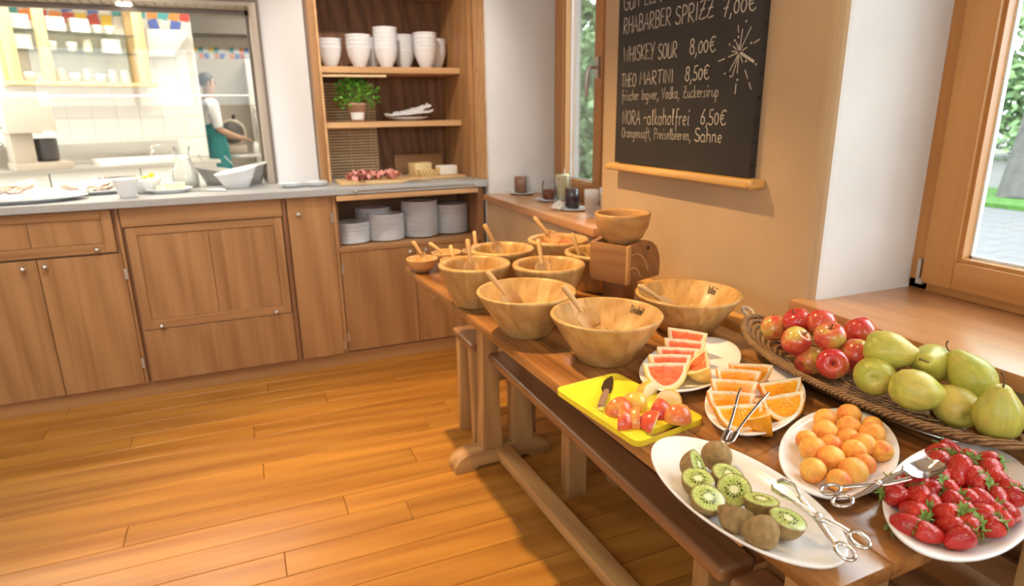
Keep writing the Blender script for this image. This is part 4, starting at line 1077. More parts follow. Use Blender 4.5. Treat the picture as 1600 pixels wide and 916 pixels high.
m = MB().tube([(.010+.042*math.cos(a), -.0006, .083+.042*math.sin(a)) for a in [PI*.5-i*PI*.5/12+.25 for i in range(13)]], .0011, 6)
m.build('ear_line', M['bamboo'], ml)
MB().lathe([(0, .003), (.004, .003), (.0055, 0), (.0055, -.003), (0, -.003)], 14).build('eye', M['black'], ml, (.085, -.001, .170), (PI/2, 0, 0))
MB().box(.015, .075, .03, .10, 0, .088).build('column', M['bench'], ml, bevel=.003)
MB().box(.0, .09, .015, .115, 0, .015).build('base_plate', M['bench'], ml, bevel=.003)
HS_ = 1.16
hp = thing('hopper_bowl', 'round wooden hopper bowl sitting on top of the grain mill', 'bowl', (.972, 1.512, TZ0+.170))
MB().lathe([(0, 0), (.022, 0), (.028, .004), (.05, .024), (.063, .052), (.067, .078), (.0665, .082), (.060, .082), (.058, .077), (.054, .054), (.042, .03), (.018, .012), (0, .011)], 44, T=Matrix.Scale(HS_, 4)).build('shell', M['bowlw'], hp)

# ---- white platters
PZ = .7602
def oval(lab, x, y, a, b, deg, h=.02, n=2.0):
    prof = [(0, .003), (.56, .003), (.60, .0), (.66, .0), (.69, .004), (.86, h*.6), (.985, h*.94), (1, h), (1.0, h+.0025), (.985, h+.003), (.86, h*.65+.0035), (.70, .0085), (.62, .0068), (0, .0065)]
    m = MB(); vs = []; k = 72
    for i in range(k):
        t_ = 2*PI*i/k; c, s = math.cos(t_), math.sin(t_)
        cx = math.copysign(abs(c)**(2/n), c); sy = math.copysign(abs(s)**(2/n), s)
        for r, z in prof: vs.append((cx*r*a, sy*r*b, z))
    q = len(prof); fs = []
    for i in range(k):
        j = (i+1) % k
        for p in range(q-1): fs.append((i*q+p, j*q+p, j*q+p+1, i*q+p+1))
    m.add(vs, fs, 0, True)
    o = m.build('oval_plate', M['china'], None, (x, y, PZ), (0, 0, math.radians(deg)), merge=True)
    return tag(o, lab, 'plate', 'white oval plates on the table')
oval('white oval plate with grapefruit wedges', .841, 1.020, .174, .090, 30.9, .019)
oval('white oval plate with orange wedges', .843, .834, .170, .083, 35, .019)
oval('long white boat-shaped platter with kiwi halves', .587, .597, .166, .086, 90, .024)
oval('white oval plate with apricots', .822, .631, .160, .081, 30, .019)
oval('white oval plate heaped with strawberries at the near end of the table', .866, .470, .178, .083, 21, .022)

# ---- citrus wedges
def citrus_mats(name, flesh, flesh2, peel):
    m, t, b = nt(name+'_flesh')
    tc = N(t, 'ShaderNodeTexCoord'); ln = N(t, 'ShaderNodeVectorMath', operation='LENGTH'); t.links.new(tc.outputs['Object'], ln.inputs[0])
    nz = noise_n(t, coords(t, (1, 1, 1), 3), 60, 3)
    ad = N(t, 'ShaderNodeMath', operation='MULTIPLY_ADD'); ad.inputs[1].default_value = .004; t.links.new(nz, ad.inputs[0]); t.links.new(ln.outputs['Value'], ad.inputs[2])
    mr = N(t, 'ShaderNodeMapRange'); mr.inputs[1].default_value = 0; mr.inputs[2].default_value = .0448; t.links.new(ad.outputs[0], mr.inputs[0])
    st = noise_n(t, coords(t, (1.5, 7, 7), 5), 45, 3)
    fl_ = ramp(t, [(.35, flesh), (.65, flesh2)], st)
    pith = (.86, .74, .50)
    r1 = ramp(t, [(.80, (0, 0, 0)), (.835, (1, 1, 1))], mr.outputs[0])
    c1 = mixc(t, fl_.outputs[0], pith, r1.outputs[0])
    r2 = ramp(t, [(.93, (0, 0, 0)), (.96, (1, 1, 1))], mr.outputs[0])
    c2 = mixc(t, c1, peel, r2.outputs[0])
    # white core along the axis
    sx = N(t, 'ShaderNodeSeparateXYZ'); t.links.new(tc.outputs['Object'], sx.inputs[0])
    cb_ = N(t, 'ShaderNodeCombineXYZ'); t.links.new(sx.outputs[1], cb_.inputs[1]); t.links.new(sx.outputs[2], cb_.inputs[2])
    l2 = N(t, 'ShaderNodeVectorMath', operation='LENGTH'); t.links.new(cb_.outputs[0], l2.inputs[0])
    wob = noise_n(t, coords(t, (1, .2, .2), 9), 90, 2)
    a3 = N(t, 'ShaderNodeMath', operation='MULTIPLY_ADD'); a3.inputs[1].default_value = -.0045; t.links.new(wob, a3.inputs[0]); t.links.new(l2.outputs['Value'], a3.inputs[2])
    r3 = ramp(t, [(.0, (1, 1, 1)), (.0022, (0, 0, 0))], a3.outputs[0])
    c3 = mixc(t, c2, pith, r3.outputs[0])
    t.links.new(c3, b.inputs['Base Color']); b.inputs['Roughness'].default_value = .28; b.inputs['Subsurface Weight'].default_value = .15
    b.inputs['Subsurface Radius'].default_value = (.006, .003, .001)
    bump(t, b, st, .3, .001)
    p = plain(name+'_peel', peel, .38, nz=.10, nscale=90, bmp=.25)
    return m, p
def wedge_mesh(R, al, mats, nm):
    nf, nth = 22, 8; vs = []
    for i in range(nth+1):
        th = -al+2*al*i/nth
        for j in range(nf+1):
            ph = PI*j/nf; vs.append((R*math.cos(ph), R*math.sin(ph)*math.sin(th), -R*math.sin(ph)*math.cos(th)))
    fs = [(i*(nf+1)+j, i*(nf+1)+j+1, (i+1)*(nf+1)+j+1, (i+1)*(nf+1)+j) for i in range(nth) for j in range(nf)]
    peel = MB().add(vs, fs, 0, True).mesh(nm+'_peel', mats[1])
    m = MB()
    for s in (-1, 1):
        vs = []; nr = 7
        for k in range(nr+1):
            r = R*k/nr
            for j in range(nf+1):
                ph = PI*j/nf; sag = .0018*math.sin(PI*min(1, k/nr))*math.sin(ph)
                y, z = r*math.sin(ph)*math.sin(al*s), -r*math.sin(ph)*math.cos(al)
                vs.append((r*math.cos(ph)*.999, y-s*sag*math.cos(al)*.5, z-.0015*math.sin(j*1.9+s)*(1-k/nr)))
        fs = [(k*(nf+1)+j, k*(nf+1)+j+1, (k+1)*(nf+1)+j+1, (k+1)*(nf+1)+j) for k in range(nr) for j in range(nf)]
        m.add(vs, fs, 0, True)
    return m.mesh(nm, mats[0]), peel
GF = citrus_mats('grapefruit', (.78, .11, .035), (.86, .22, .08), (.88, .60, .16))
OR = citrus_mats('orange', (.86, .32, .008), (.92, .45, .02), (.88, .36, .02))
gfm, gfp = wedge_mesh(.0435, .60, GF, 'grapefruit_wedge')
orm, orp = wedge_mesh(.0425, .64, OR, 'orange_wedge')
def wedge(name, me, pe, lab, x, y, z, rz, rx=0, ry=0, group=None, sc_=1.0):
    o = link(name, me, None, (x, y, z), (rx, ry, rz)); o.scale = (1.0, sc_, sc_)
    tag(o, lab, 'fruit', group); link('peel', pe, o); return o
for x, y, z, rz, rx, ry, lab in ((.722, .952, .8105, -.42, .05, .0, 'grapefruit wedge nearest the yellow board, first of the row'),
     (.757, .985, .811, -.36, .12, .05, 'second grapefruit wedge of the row, from the front'), (.797, 1.012, .810, -.46, .10, .05, 'third grapefruit wedge, in the middle of the row'),
     (.838, 1.042, .811, -.55, .08, .08, 'fourth grapefruit wedge of the row'), (.880, 1.088, .812, -.65, .05, .1, 'rearmost grapefruit wedge of the row'),
     (.822, .948, .806, .95, .35, -.1, 'grapefruit wedge standing alone at the right of the row')):
    wedge('grapefruit_wedge', gfm, gfp, lab, x, y, z+.0125, rz, rx, ry, 'grapefruit wedges on the oval plate', 1.26)
for x, y, z, rz, rx, ry, lab in ((.738, .766, .806, -.30, -.05, 0, 'front orange wedge with its cut face to the viewer'),
     (.757, .806, .810, -.42, .25, .08, 'second orange wedge in the left column'), (.796, .842, .811, -.45, .3, .08, 'third orange wedge in the left column'),
     (.838, .878, .811, -.45, .35, .08, 'fourth orange wedge in the left column'), (.888, .898, .806, -.42, .4, .06, 'rearmost orange wedge at the top of the plate'),
     (.880, .815, .806, -.20, .25, -.05, 'upper right orange wedge'), (.838, .768, .805, -.18, .15, -.05, 'lower right orange wedge with a broad cut face'),
     (.780, .740, .802, .85, .45, .2, 'orange wedge on its side between the tong arms')):
    wedge('orange_wedge', orm, orp, lab, x, y, z+.0065, rz, rx, ry, 'orange wedges on the oval plate', 1.13)

# ---- yellow board, knife, apple quarters
yb = thing('chopping_board', 'bright yellow plastic chopping board with a grip hole at the table edge', 'chopping board', (.615, .928, TZ0), 0)
cor = [(.524, 1.040), (.676, 1.058), (.712, .816), (.551, .790)]
def rounded(pts, r=.018, n=5):
    out = []; k = len(pts)
    for i in range(k):
        p, a, b = Vector(pts[i]), Vector(pts[i-1]), Vector(pts[(i+1) % k])
        da, db = (a-p).normalized(), (b-p).normalized()
        p0, p1 = p+da*r, p+db*r
        for j in range(n+1):
            t_ = j/n; q = p0*(1-t_)**2+p*2*t_*(1-t_)+p1*t_*t_; out.append((q.x-.615, q.y-.928))
    return out
yel_b = plain('yellow_plastic', (.85, .68, .035), .35, nz=.03, nscale=80)
# built as a ring of quads around the grip hole plus the outer plate
outer = rounded(cor)
hole = []
hx0, hy0 = Vector((.590, .806)), Vector((.668, .820))
dv = (hy0-hx0).normalized(); nv_ = Vector((-dv.y, dv.x))
for i in range(9):
    a = PI/2+PI*i/8; p = hx0+dv*.0+(dv*math.cos(a)+nv_*math.sin(a))*.010; hole.append((p.x-.615, p.y-.928))
for i in range(9):
    a = -PI/2+PI*i/8; p = hy0+(dv*math.cos(a)+nv_*math.sin(a))*.010; hole.append((p.x-.615, p.y-.928))
bm = bmesh.new()
def loop(pts): 
    v = [bm.verts.new((x, y, .011)) for x, y in pts]; return [bm.edges.new((v[i], v[(i+1) % len(v)])) for i in range(len(v))]
e = loop(outer)+loop(hole)
bmesh.ops.triangle_fill(bm, use_beauty=True, use_dissolve=False, edges=e)
bmesh.ops.recalc_face_normals(bm, faces=bm.faces)
for f in bm.faces:
    if f.normal.z < 0: f.normal_flip()
ext = bmesh.ops.extrude_face_region(bm, geom=bm.faces[:])
bmesh.ops.translate(bm, verts=[v for v in ext['geom'] if isinstance(v, bmesh.types.BMVert)], vec=(0, 0, -.011))
bmesh.ops.recalc_face_normals(bm, faces=bm.faces)
me = bpy.data.meshes.new('plate'); bm.to_mesh(me); bm.free(); me.materials.append(yel_b)
link('slab', me, yb)
gr = [(x*.86, y*.80+.018) for x, y in outer]
MB().tube([(x, y, .0108) for x, y in gr], .0022, 6, closed=True).build('juice_rim', yel_b, yb)
k = thing('kitchen_knife', 'small dark kitchen knife lying on the yellow board', 'knife'); setm(k, lookm((.605, .977, .7722), (.62, .77, .0)))
MB().prism([(-.008, 0), (.008, 0), (.009, .02), (.006, .06), (.0, .082), (-.012, .055), (-.013, .018)], 0, .0016).build('blade', plain('dark_steel', (.16, .13, .11), .3, .9), k)
MB().tube([(0, -.078, .006), (0, -.074, .007), (0, -.03, .007), (0, .002, .004)], [.006, .0072, .0066, .005], 10, flat=.75).build('handle', plain('knife_handle', (.30, .18, .11), .35), k)
MB().tube([(0, -.083, .006), (0, -.077, .006)], .0068, 10, flat=.75).build('end_cap', M['steel'], k)
def skin_mat(name, c1, c2, c3, sc_=12, rough=.28, speck=0.0, wax=.25, rnd=20):
    m, t, b = nt(name)
    v = coords(t, (1, 1, 1), rnd)
    n1 = noise_n(t, v, sc_, 3, .55); r = ramp(t, [(.34, c1), (.5, c2), (.66, c3)], n1)
    col = r.outputs[0]
    n2 = noise_n(t, coords(t, (1, 1, .15), rnd), sc_*7, 2, .6)
    r2 = ramp(t, [(.35, (.82, .82, .82)), (.65, (1.12, 1.12, 1.12))], n2); col = mixc(t, col, r2.outputs[0], .7, 'MULTIPLY')
    if speck:
        vo = N(t, 'ShaderNodeTexVoronoi'); vo.inputs['Scale'].default_value = sc_*26; t.links.new(v, vo.inputs['Vector'])
        r3 = ramp(t, [(.10, (1, 1, 1)), (.18, (0, 0, 0))], vo.outputs['Distance'])
        mm = N(t, 'ShaderNodeMath', operation='MULTIPLY'); mm.inputs[1].default_value = speck; t.links.new(r3.outputs[0], mm.inputs[0])
        col = mixc(t, col, (.42, .34, .10), mm.outputs[0])
    t.links.new(col, b.inputs['Base Color']); b.inputs['Roughness'].default_value = rough; b.inputs['Coat Weight'].default_value = wax; b.inputs['Coat Roughness'].default_value = .12
    return m
APR = skin_mat('apple_skin_red', (.62, .045, .03), (.66, .10, .035), (.72, .42, .08), 18)
APY = skin_mat('apple_skin_yellow', (.74, .48, .07), (.74, .40, .08), (.66, .16, .05), 18)
cut = plain('apple_flesh', (.86, .78, .56), .45, nz=.03, nscale=60, sss=.1)
core = plain('apple_core', (.60, .42, .20), .6)
def quarter_mesh(skin, nm, R=.0285):
    nf, nth, al = 18, 8, PI/4; vs = []
    for i in range(nth+1):
        th = -al+2*al*i/nth
        for j in range(nf+1):
            ph = PI*j/nf; rr = R*(1+.05*math.sin(ph*2)-.10*abs(math.cos(ph))**6)*(1.0 if True else 1)
            vs.append((rr*math.cos(ph)*.95, rr*math.sin(ph)*math.sin(th), rr*math.sin(ph)*math.cos(th)))
    fs = [(i*(nf+1)+j, i*(nf+1)+j+1, (i+1)*(nf+1)+j+1, (i+1)*(nf+1)+j) for i in range(nth) for j in range(nf)]
    sk = MB().add(vs, fs, 0, True).mesh(nm+'_skin', skin)
    m = MB(); a = [vs[j] for j in range(nf+1)]; b = [vs[nth*(nf+1)+j] for j in range(nf+1)]
    m.add(a, [tuple(range(nf+1))], 0); m.add(b, [tuple(range(nf+1))[::-1]], 0)
    return m.mesh(nm, cut), sk
Q1, Q1s = quarter_mesh(APR, 'apple_quarter'); Q2, Q2s = quarter_mesh(APY, 'apple_quarter')
BZ = .7715
for red_, x, y, rz, rx, lab in ((1, .581, .900, -.1, .78, 'red apple quarter beside the knife handle'), (1, .558, .858, .9, .78, 'red apple quarter nearest the left edge of the yellow board'),
      (0, .622, .908, -.6, .78, 'yellow apple quarter at the back of the pile'), (0, .592, .846, 1.05, -.80, 'apple quarter showing its pale cut face in front'),
      (1, .640, .865, .5, .78, 'red apple quarter in the middle of the pile'), (1, .606, .822, .75, -.55, 'reddish apple quarter at the front beside the grip hole'),
      (0, .672, .930, .3, -.75, 'pale apple quarter at the rear against the grapefruit plate'), (0, .682, .886, -.9, -.75, 'yellow apple quarter at the right rear of the pile'), (0, .662, .833, -.45, .78, 'yellow apple quarter at the right of the grip hole')):
    me, sk = (Q1, Q1s) if red_ else (Q2, Q2s)
    o = link('apple_quarter', me, None, (x, y, BZ+.0005), (rx, 0, rz)); tag(o, lab, 'fruit', 'apple quarters on the yellow board'); link('skin', sk, o)

# ---- kiwi halves
def kiwi_mats():
    m, t, b = nt('kiwi_flesh')
    tc = N(t, 'ShaderNodeTexCoord'); sp = N(t, 'ShaderNodeSeparateXYZ'); t.links.new(tc.outputs['Object'], sp.inputs[0])
    cb_ = N(t, 'ShaderNodeCombineXYZ'); t.links.new(sp.outputs[0], cb_.inputs[0]); t.links.new(sp.outputs[1], cb_.inputs[1])
    ln = N(t, 'ShaderNodeVectorMath', operation='LENGTH'); t.links.new(cb_.outputs[0], ln.inputs[0])
    an = N(t, 'ShaderNodeMath', operation='ARCTAN2'); t.links.new(sp.outputs[1], an.inputs[0]); t.links.new(sp.outputs[0], an.inputs[1])
    mr = N(t, 'ShaderNodeMapRange'); mr.inputs[2].default_value = .022; t.links.new(ln.outputs['Value'], mr.inputs[0])
    base = ramp(t, [(.0, (.78, .76, .52)), (.20, (.74, .74, .46)), (.30, (.46, .52, .17)), (.62, (.44, .52, .13)), (.90, (.52, .58, .22)), (1, (.30, .26, .08))], mr.outputs[0])
    # radial rays
    pol = N(t, 'ShaderNodeCombineXYZ'); t.links.new(an.outputs[0], pol.inputs[0]); t.links.new(mr.outputs[0], pol.inputs[1])
    mp = N(t, 'ShaderNodeMapping'); mp.inputs['Scale'].default_value = (6, .8, 1); t.links.new(pol.outputs[0], mp.inputs[0])
    ry = noise_n(t, mp.outputs[0], 2.2, 2)
    rr = ramp(t, [(.4, (.80, .82, .75)), (.62, (1.25, 1.22, 1.2))], ry)
    c = mixc(t, base.outputs[0], rr.outputs[0], .8, 'MULTIPLY')
    # seeds in a ring
    mp2 = N(t, 'ShaderNodeMapping'); mp2.inputs['Scale'].default_value = (4.6, 5.0, 1); t.links.new(pol.outputs[0], mp2.inputs[0])
    vo = N(t, 'ShaderNodeTexVoronoi'); vo.inputs['Scale'].default_value = 1.0; vo.inputs['Randomness'].default_value = .8; t.links.new(mp2.outputs[0], vo.inputs['Vector'])
    sd_ = ramp(t, [(.40, (1, 1, 1)), (.50, (0, 0, 0))], vo.outputs['Distance'])
    ring = ramp(t, [(.26, (0, 0, 0)), (.30, (1, 1, 1)), (.56, (1, 1, 1)), (.64, (0, 0, 0))], mr.outputs[0])
    mu = N(t, 'ShaderNodeMix'); mu.data_type = 'RGBA'; mu.blend_type = 'MULTIPLY'; mu.inputs[0].default_value = 1
    t.links.new(sd_.outputs[0], mu.inputs[6]); t.links.new(ring.outputs[0], mu.inputs[7])
    c = mixc(t, c, (.025, .022, .012), mu.outputs[2])
    t.links.new(c, b.inputs['Base Color']); b.inputs['Roughness'].default_value = .22; b.inputs['Subsurface Weight'].default_value = .1; b.inputs['Subsurface Radius'].default_value = (.003, .004, .001)
    return m, plain('kiwi_skin', (.30, .19, .075), .85, nz=.25, nscale=120, bmp=.5)
KF, KS = kiwi_mats()
KH = .029
k_skin = MB().lathe([(.0232*math.cos(a), -KH*math.sin(a)) for a in [PI/2*i/10 for i in range(10)]]+[(0, -KH)], 32).mesh('kiwi_skin', KS)
k_face = MB().lathe([(0, .0014), (.008, .0012), (.016, .0008), (.0215, .0002), (.0234, -.0004)], 40).mesh('kiwi_half', KF)
KW = (((.622, .682), (.45, .5, -.55), 'brown kiwi half lying face down at the far end of the platter'), ((.570, .660), (.55, -.6, .55), 'kiwi half on edge at the far left, cut face turned right'),
      ((.592, .622), (.1, -.25, 1), 'kiwi half facing up behind the middle pair'), ((.545, .630), (-.05, -.2, 1), 'kiwi half facing up at the left of the platter'),
      ((.572, .588), (-.45, -.55, .75), 'kiwi half tilted towards the table edge'), ((.528, .588), (.0, -.35, 1), 'kiwi half facing up nearest the table edge'),
      ((.540, .548), (.5, .45, .55), 'kiwi half seen from its brown skin, cut face turned away'), ((.590, .556), (.15, .12, 1), 'shiny wet kiwi half beside the tongs tip'),
      ((.545, .512), (.35, .85, .15), 'brown kiwi half at the front showing only its skin'), ((.590, .510), (.15, -.12, 1), 'kiwi half facing up at the front, beside the tongs'))
for (x, y), nrm, lab in KW:
    nv2 = Vector(nrm).normalized()
    o = link('kiwi_half', k_face, None)
    q = nv2.to_track_quat('Z', 'Y'); zc = .768+(KH*max(nv2.z, 0)+.022*math.sqrt(max(0, 1-nv2.z**2))*1.0 if nv2.z > 0 else .022*math.sqrt(1-nv2.z**2)+.002)
    zc = min(zc, .768+.0292)
    o.rotation_euler = q.to_euler(); o.location = (x, y, zc); tag(o, lab, 'fruit', 'kiwi halves on the platter')
    link('skin', k_skin, o)

# ---- apricots
def fruit_mesh(name, mat, prof, groove=0.0, n=28, squash=1.0):
    m = MB(); vs = []; k = len(prof)
    for i in range(n):
        a = 2*PI*i/n; g = 1-groove*math.exp(-((math.atan2(math.sin(a), math.cos(a)))/.16)**2)
        for r, z in prof: vs.append((r*math.cos(a)*g*squash, r*math.sin(a)*g, z))
    fs = []
    for i in range(n):
        j = (i+1) % n
        for q in range(k-1): fs.append((i*k+q, j*k+q, j*k+q+1, i*k+q+1))
    return m.add(vs, fs, 0, True).mesh(name, mat, merge=True)
APC = skin_mat('apricot_skin', (.80, .20, .05), (.88, .40, .07), (.90, .52, .11), 30, .5, 0, 0, 30)
R = .0188
apc = fruit_mesh('apricot', APC, [(0, -R)]+[(R*math.sin(a), -R*math.cos(a)*.96) for a in [PI*i/12 for i in range(1, 12)]]+[(.0015, R*.86), (0, R*.84)], .07)
AP = [(.851, .686), (.896, .678), (.905, .640), (.814, .654), (.862, .649), (.770, .649), (.873, .616), (.790, .621), (.831, .624), (.752, .621), (.846, .578), (.803, .591), (.755, .590), (.790, .562), (.755, .552), (.706, .578), (.720, .546), (.830, .598)]
APN = ['at the far left of the plate', 'at the far end of the plate', 'at the far right of the plate', 'second from the far left', 'in the second row, middle', 'at the left edge of the plate', 'in the right column, third back', 'with a red blush, left of centre', 'in the very middle of the plate', 'deeply blushed at the left', 'big and pale at the right', 'right of centre, partly covered', 'in the left front group', 'at the front right, overlapping its neighbour', 'large and yellow at the front', 'pale at the front left', 'nearest the tongs handles', 'tucked between the right ones']
for i, ((x, y), nm) in enumerate(zip(AP, APN)):
    kx = 1.025; z = .7675+R
    o = link('apricot', apc, None, (x*kx, y*kx, z+.0005), (random.uniform(-.7, .7), random.uniform(-.7, .7), random.uniform(0, 6.3)))
    q = 1+.12*math.sin(i*2.3); q = min(q, 1.08); o.scale = (q, q, q); o.location.z = .7675+R*q
    tag(o, 'apricot '+nm, 'fruit', 'apricots on the oval plate')

# ---- strawberries
def straw_mat():
    m, t, b = nt('strawberry_skin')
    v = coords(t, (1, 1, .75), 0)
    vo = N(t, 'ShaderNodeTexVoronoi'); vo.inputs['Scale'].default_value = 430; t.links.new(v, vo.inputs['Vector'])
    sd_ = ramp(t, [(.10, (1, 1, 1)), (.20, (0, 0, 0))], vo.outputs['Distance'])
    n1 = noise_n(t, coords(t, (1, 1, 1), 9), 40, 2); r = ramp(t, [(.3, (.38, .010, .012)), (.7, (.60, .030, .018))], n1)
    c = mixc(t, r.outputs[0], (.64, .30, .09), sd_.outputs[0]); t.links.new(c, b.inputs['Base Color'])
    b.inputs['Roughness'].default_value = .25; b.inputs['Coat Weight'].default_value = .25
    bump(t, b, vo.outputs['Distance'], .6, .0012)
    return m
SM = straw_mat(); SG = plain('strawberry_leaf', (.20, .34, .07), .55, nz=.45, nscale=140)
sprof = [(0, -.0165), (.004, -.0155), (.0085, -.010), (.0118, -.003), (.0130, .004), (.0118, .010), (.007, .0135), (0, .0125)]
sprof2 = [(0, -.0185), (.0035, -.0175), (.0075, -.012), (.0105, -.004), (.0115, .004), (.0105, .010), (.006, .0135), (0, .0125)]
smesh = [fruit_mesh('strawberry', SM, p, 0, 20, q) for p, q in ((sprof, 1), (sprof2, 1.05), (sprof, .85))]
def calyx(seed):
    rr = random.Random(seed); m = MB()
    for i in range(9):
        a = 2*PI*i/9+rr.uniform(-.2, .2); L = rr.uniform(.009, .0145); w_ = .0022; c, s = math.cos(a), math.sin(a); up_ = rr.uniform(-.002, .006)
        m.add([(0, 0, .0135), (c*L*.5-s*w_, s*L*.5+c*w_, .0150), (c*L, s*L, .0125+up_), (c*L*.5+s*w_, s*L*.5-c*w_, .0150), (c*L*.5, s*L*.5, .0138)], [(0, 4, 1), (1, 4, 2), (2, 4, 3), (3, 4, 0)], 0, True)
    m.tube([(0, 0, .013), (.001, 0, .018), (.003, 0, .022)], .0008, 5)
    return m.mesh('calyx', SG)
cal = [calyx(i) for i in range(3)]
ST = [(.919, .539, .797), (.953, .545, .793), (.926, .503, .805), (.943, .486, .804), (.877, .51, .808), (.863, .479, .804), (.814, .481, .798), (.817, .508, .8), (.784, .508, .793), (.77, .495, .791), (.788, .474, .793), (.832, .465, .798), (.875, .459, .802), (.914, .454, .803), (.878, .432, .795), (.909, .439, .798), (.843, .445, .796), (.818, .449, .794), (.79, .441, .79), (.805, .421, .787), (.822, .404, .785), (.852, .414, .789), (.866, .413, .789), (.763, .405, .787), (.794, .418, .785), (.74, .43, .785), (.73, .451, .785), (.759, .463, .788), (.829, .483, .801), (.852, .436, .795), (.88, .47, .807), (.805, .491, .798), (.873, .481, .816), (.925, .47, .806), (.794, .464, .793), (.813, .432, .79), (.829, .423, .79), (.845, .487, .805), (.899, .427, .794), (.778, .426, .785)]
depth = sorted(range(len(ST)), key=lambda i: .386*ST[i][0]+.922*ST[i][1])
SLAB = {}
for ri, rn in enumerate(('front', 'second', 'third', 'fourth', 'rear')):
    row = sorted(depth[ri*8:ri*8+8], key=lambda i: .922*ST[i][0]-.386*ST[i][1])
    for ci, i in enumerate(row): SLAB[i] = 'red strawberry, %s from the left in the %s row of the heap' % (('first', 'second', 'third', 'fourth', 'fifth', 'sixth', 'seventh', 'eighth')[ci], rn)
for i, (x, y, z) in enumerate(ST):
    # strawberries on the slope and, under them, a lower layer
    sc_ = random.uniform(1.08, 1.32)
    tilt = Vector((random.uniform(-1, 1), random.uniform(-1, 1), random.uniform(-.2, .9))).normalized()
    if i % 3 == 0: tilt = Vector((random.uniform(-.5, .5), -1, random.uniform(.1, .5))).normalized()
    if i % 4 == 1: tilt = Vector((random.uniform(-1, 1), .8, random.uniform(.0, .4))).normalized()
    o = link('strawberry', smesh[i % 3], None, (x, y, z), tilt.to_track_quat('Z', 'Y').to_euler()); o.scale = (sc_, sc_, sc_)
    tag(o, SLAB[i], 'fruit', 'strawberries heaped on the oval plate')
    link('calyx', cal[i % 3], o)
for i in range(10):
    a = i*2.4; r = .25+.6*(i/10)
    x = .866+.10*r*math.cos(a)*1.05; y = .470+.045*r*math.sin(a)+.02*math.cos(a)*r
    o = link('strawberry', smesh[i % 3], None, (x, y, .7785), Vector((math.cos(a*3), math.sin(a*3), .2)).to_track_quat('Z', 'Y').to_euler())
    tag(o, 'strawberry in the lower layer of the heap', 'fruit', 'strawberries under the heap')
    link('calyx', cal[i % 3], o)

# ---- tongs
def scissor_tongs(lab, p, d, up, L, ring, kind):
    t_ = thing('serving_tongs', lab, 'tongs'); setm(t_, lookm(p, d, up))     # origin at the pivot, +Y to the jaws
    for s in (-1, 1):
        hl = L*.42
        a = MB().tube([(s*ring*1.15, -hl+ring*.9, .001*s), (s*.009, -hl*.45, .001*s), (s*.003, -.006, .0012*s), (-s*.002, .012, .0012*s), (-s*.006, L*.3, .0012*s+.002)], [.0034, .0036, .0042, .0042, .0034], 10, flat=.5, up=(0, 0, 1))
        arm = a.build('arm', M['steel'], t_)
        rg = [(s*ring*1.15+ring*.8*math.cos(q), -hl+ring*1.25*math.sin(q)*.9, .001*s) for q in [2*PI*i/24 for i in range(24)]]
        MB().tube(rg, .0026, 8, closed=True).build('finger_ring', M['steel'], arm)
        if kind == 'fork' and s > 0:
            m = MB(); sx = -.006
            m.tube([(sx, L*.28, .003), (sx, L*.34, .002)], [.004, .010], 8, flat=.25, up=(0, 0, 1))
            for q in (-.012, -.004, .004, .012): m.tube([(sx+q*.7, L*.33, .002), (sx+q, L*.40, .000), (sx+q, L*.62, .002)], [.0028, .0022, .0016], 6)
            m.tube([(sx-.013, L*.62, .002), (sx+.013, L*.62, .002)], .0016, 6)
            m.build('fork_jaw', M['steel'], arm)
        elif kind == 'fork':
            nu, nv = 10, 8; vs = []
            for i in range(nu+1):
                for j in range(nv+1):
                    u, v = i/nu, j/nv*2-1; w_ = .016*math.sin(PI*(.12+.80*u))**.6
                    vs.append((.006+w_*v, L*.27+u*L*.36, .010-.008*(1-v*v)*math.sin(PI*u)))
            fs = [(i*(nv+1)+j, i*(nv+1)+j+1, (i+1)*(nv+1)+j+1, (i+1)*(nv+1)+j) for i in range(nu) for j in range(nv)]
            k2 = len(vs)
            m = MB().add(vs, fs, 0, True); m.add([(x, y, z+.0012) for x, y, z in vs], fs, 0, True)
            m.build('spoon_jaw', M['steel'], arm)
        else:
            m = MB().tube([(-s*.006, L*.29, .003), (-s*.012, L*.42, .004), (-s*.010, L*.55, -.001), (-s*.004, L*.60, -.004)], [.0034, .0036, .005, .0025], 10, flat=.4, up=(1, 0, 0))
            m.build('jaw', M['steel'], arm)
    MB().lathe([(0, .005), (.0035, .0045), (.005, .003), (.005, -.003), (.0035, -.0045), (0, -.005)], 14).build('pivot', M['brushed'], t_)
    return t_
scissor_tongs('steel scissor tongs resting on the kiwi platter with rings over the table', (.606, .480, .8135), (-.10, .9, .20), (-.3, 0, 1), .112, .0105, 'tip')
scissor_tongs('steel fork-and-spoon tongs lying from the apricots onto the strawberries', (.740, .503, .812), (.92, -.27, .20), (0, -.1, 1), .140, .0115, 'fork')
tw = thing('serving_tongs', 'plain sprung steel tongs standing in the orange plate', 'tongs'); setm(tw, lookm((.662, .706, .791), (.82, .50, .20), (-.2, 0, 1)))
MB().tube([(-.0065, .028, 0), (-.0065, .008, 0), (-.0045, .0, 0), (0, -.003, 0), (.0045, .0, 0), (.0065, .008, 0), (.0065, .028, 0)], .0058, 8, flat=.25, up=(0, 0, 1)).build('spring_bend', M['steel'], tw)
for s in (-1, 1): MB().tube([(s*.0065, .026, 0), (s*.012, .07, .002), (s*.021, .125, .004), (s*.024, .150, .002)], [.0024, .0026, .0024, .0020], 8, flat=.35, up=(0, 0, 1)).build('arm', M['steel'], tw)

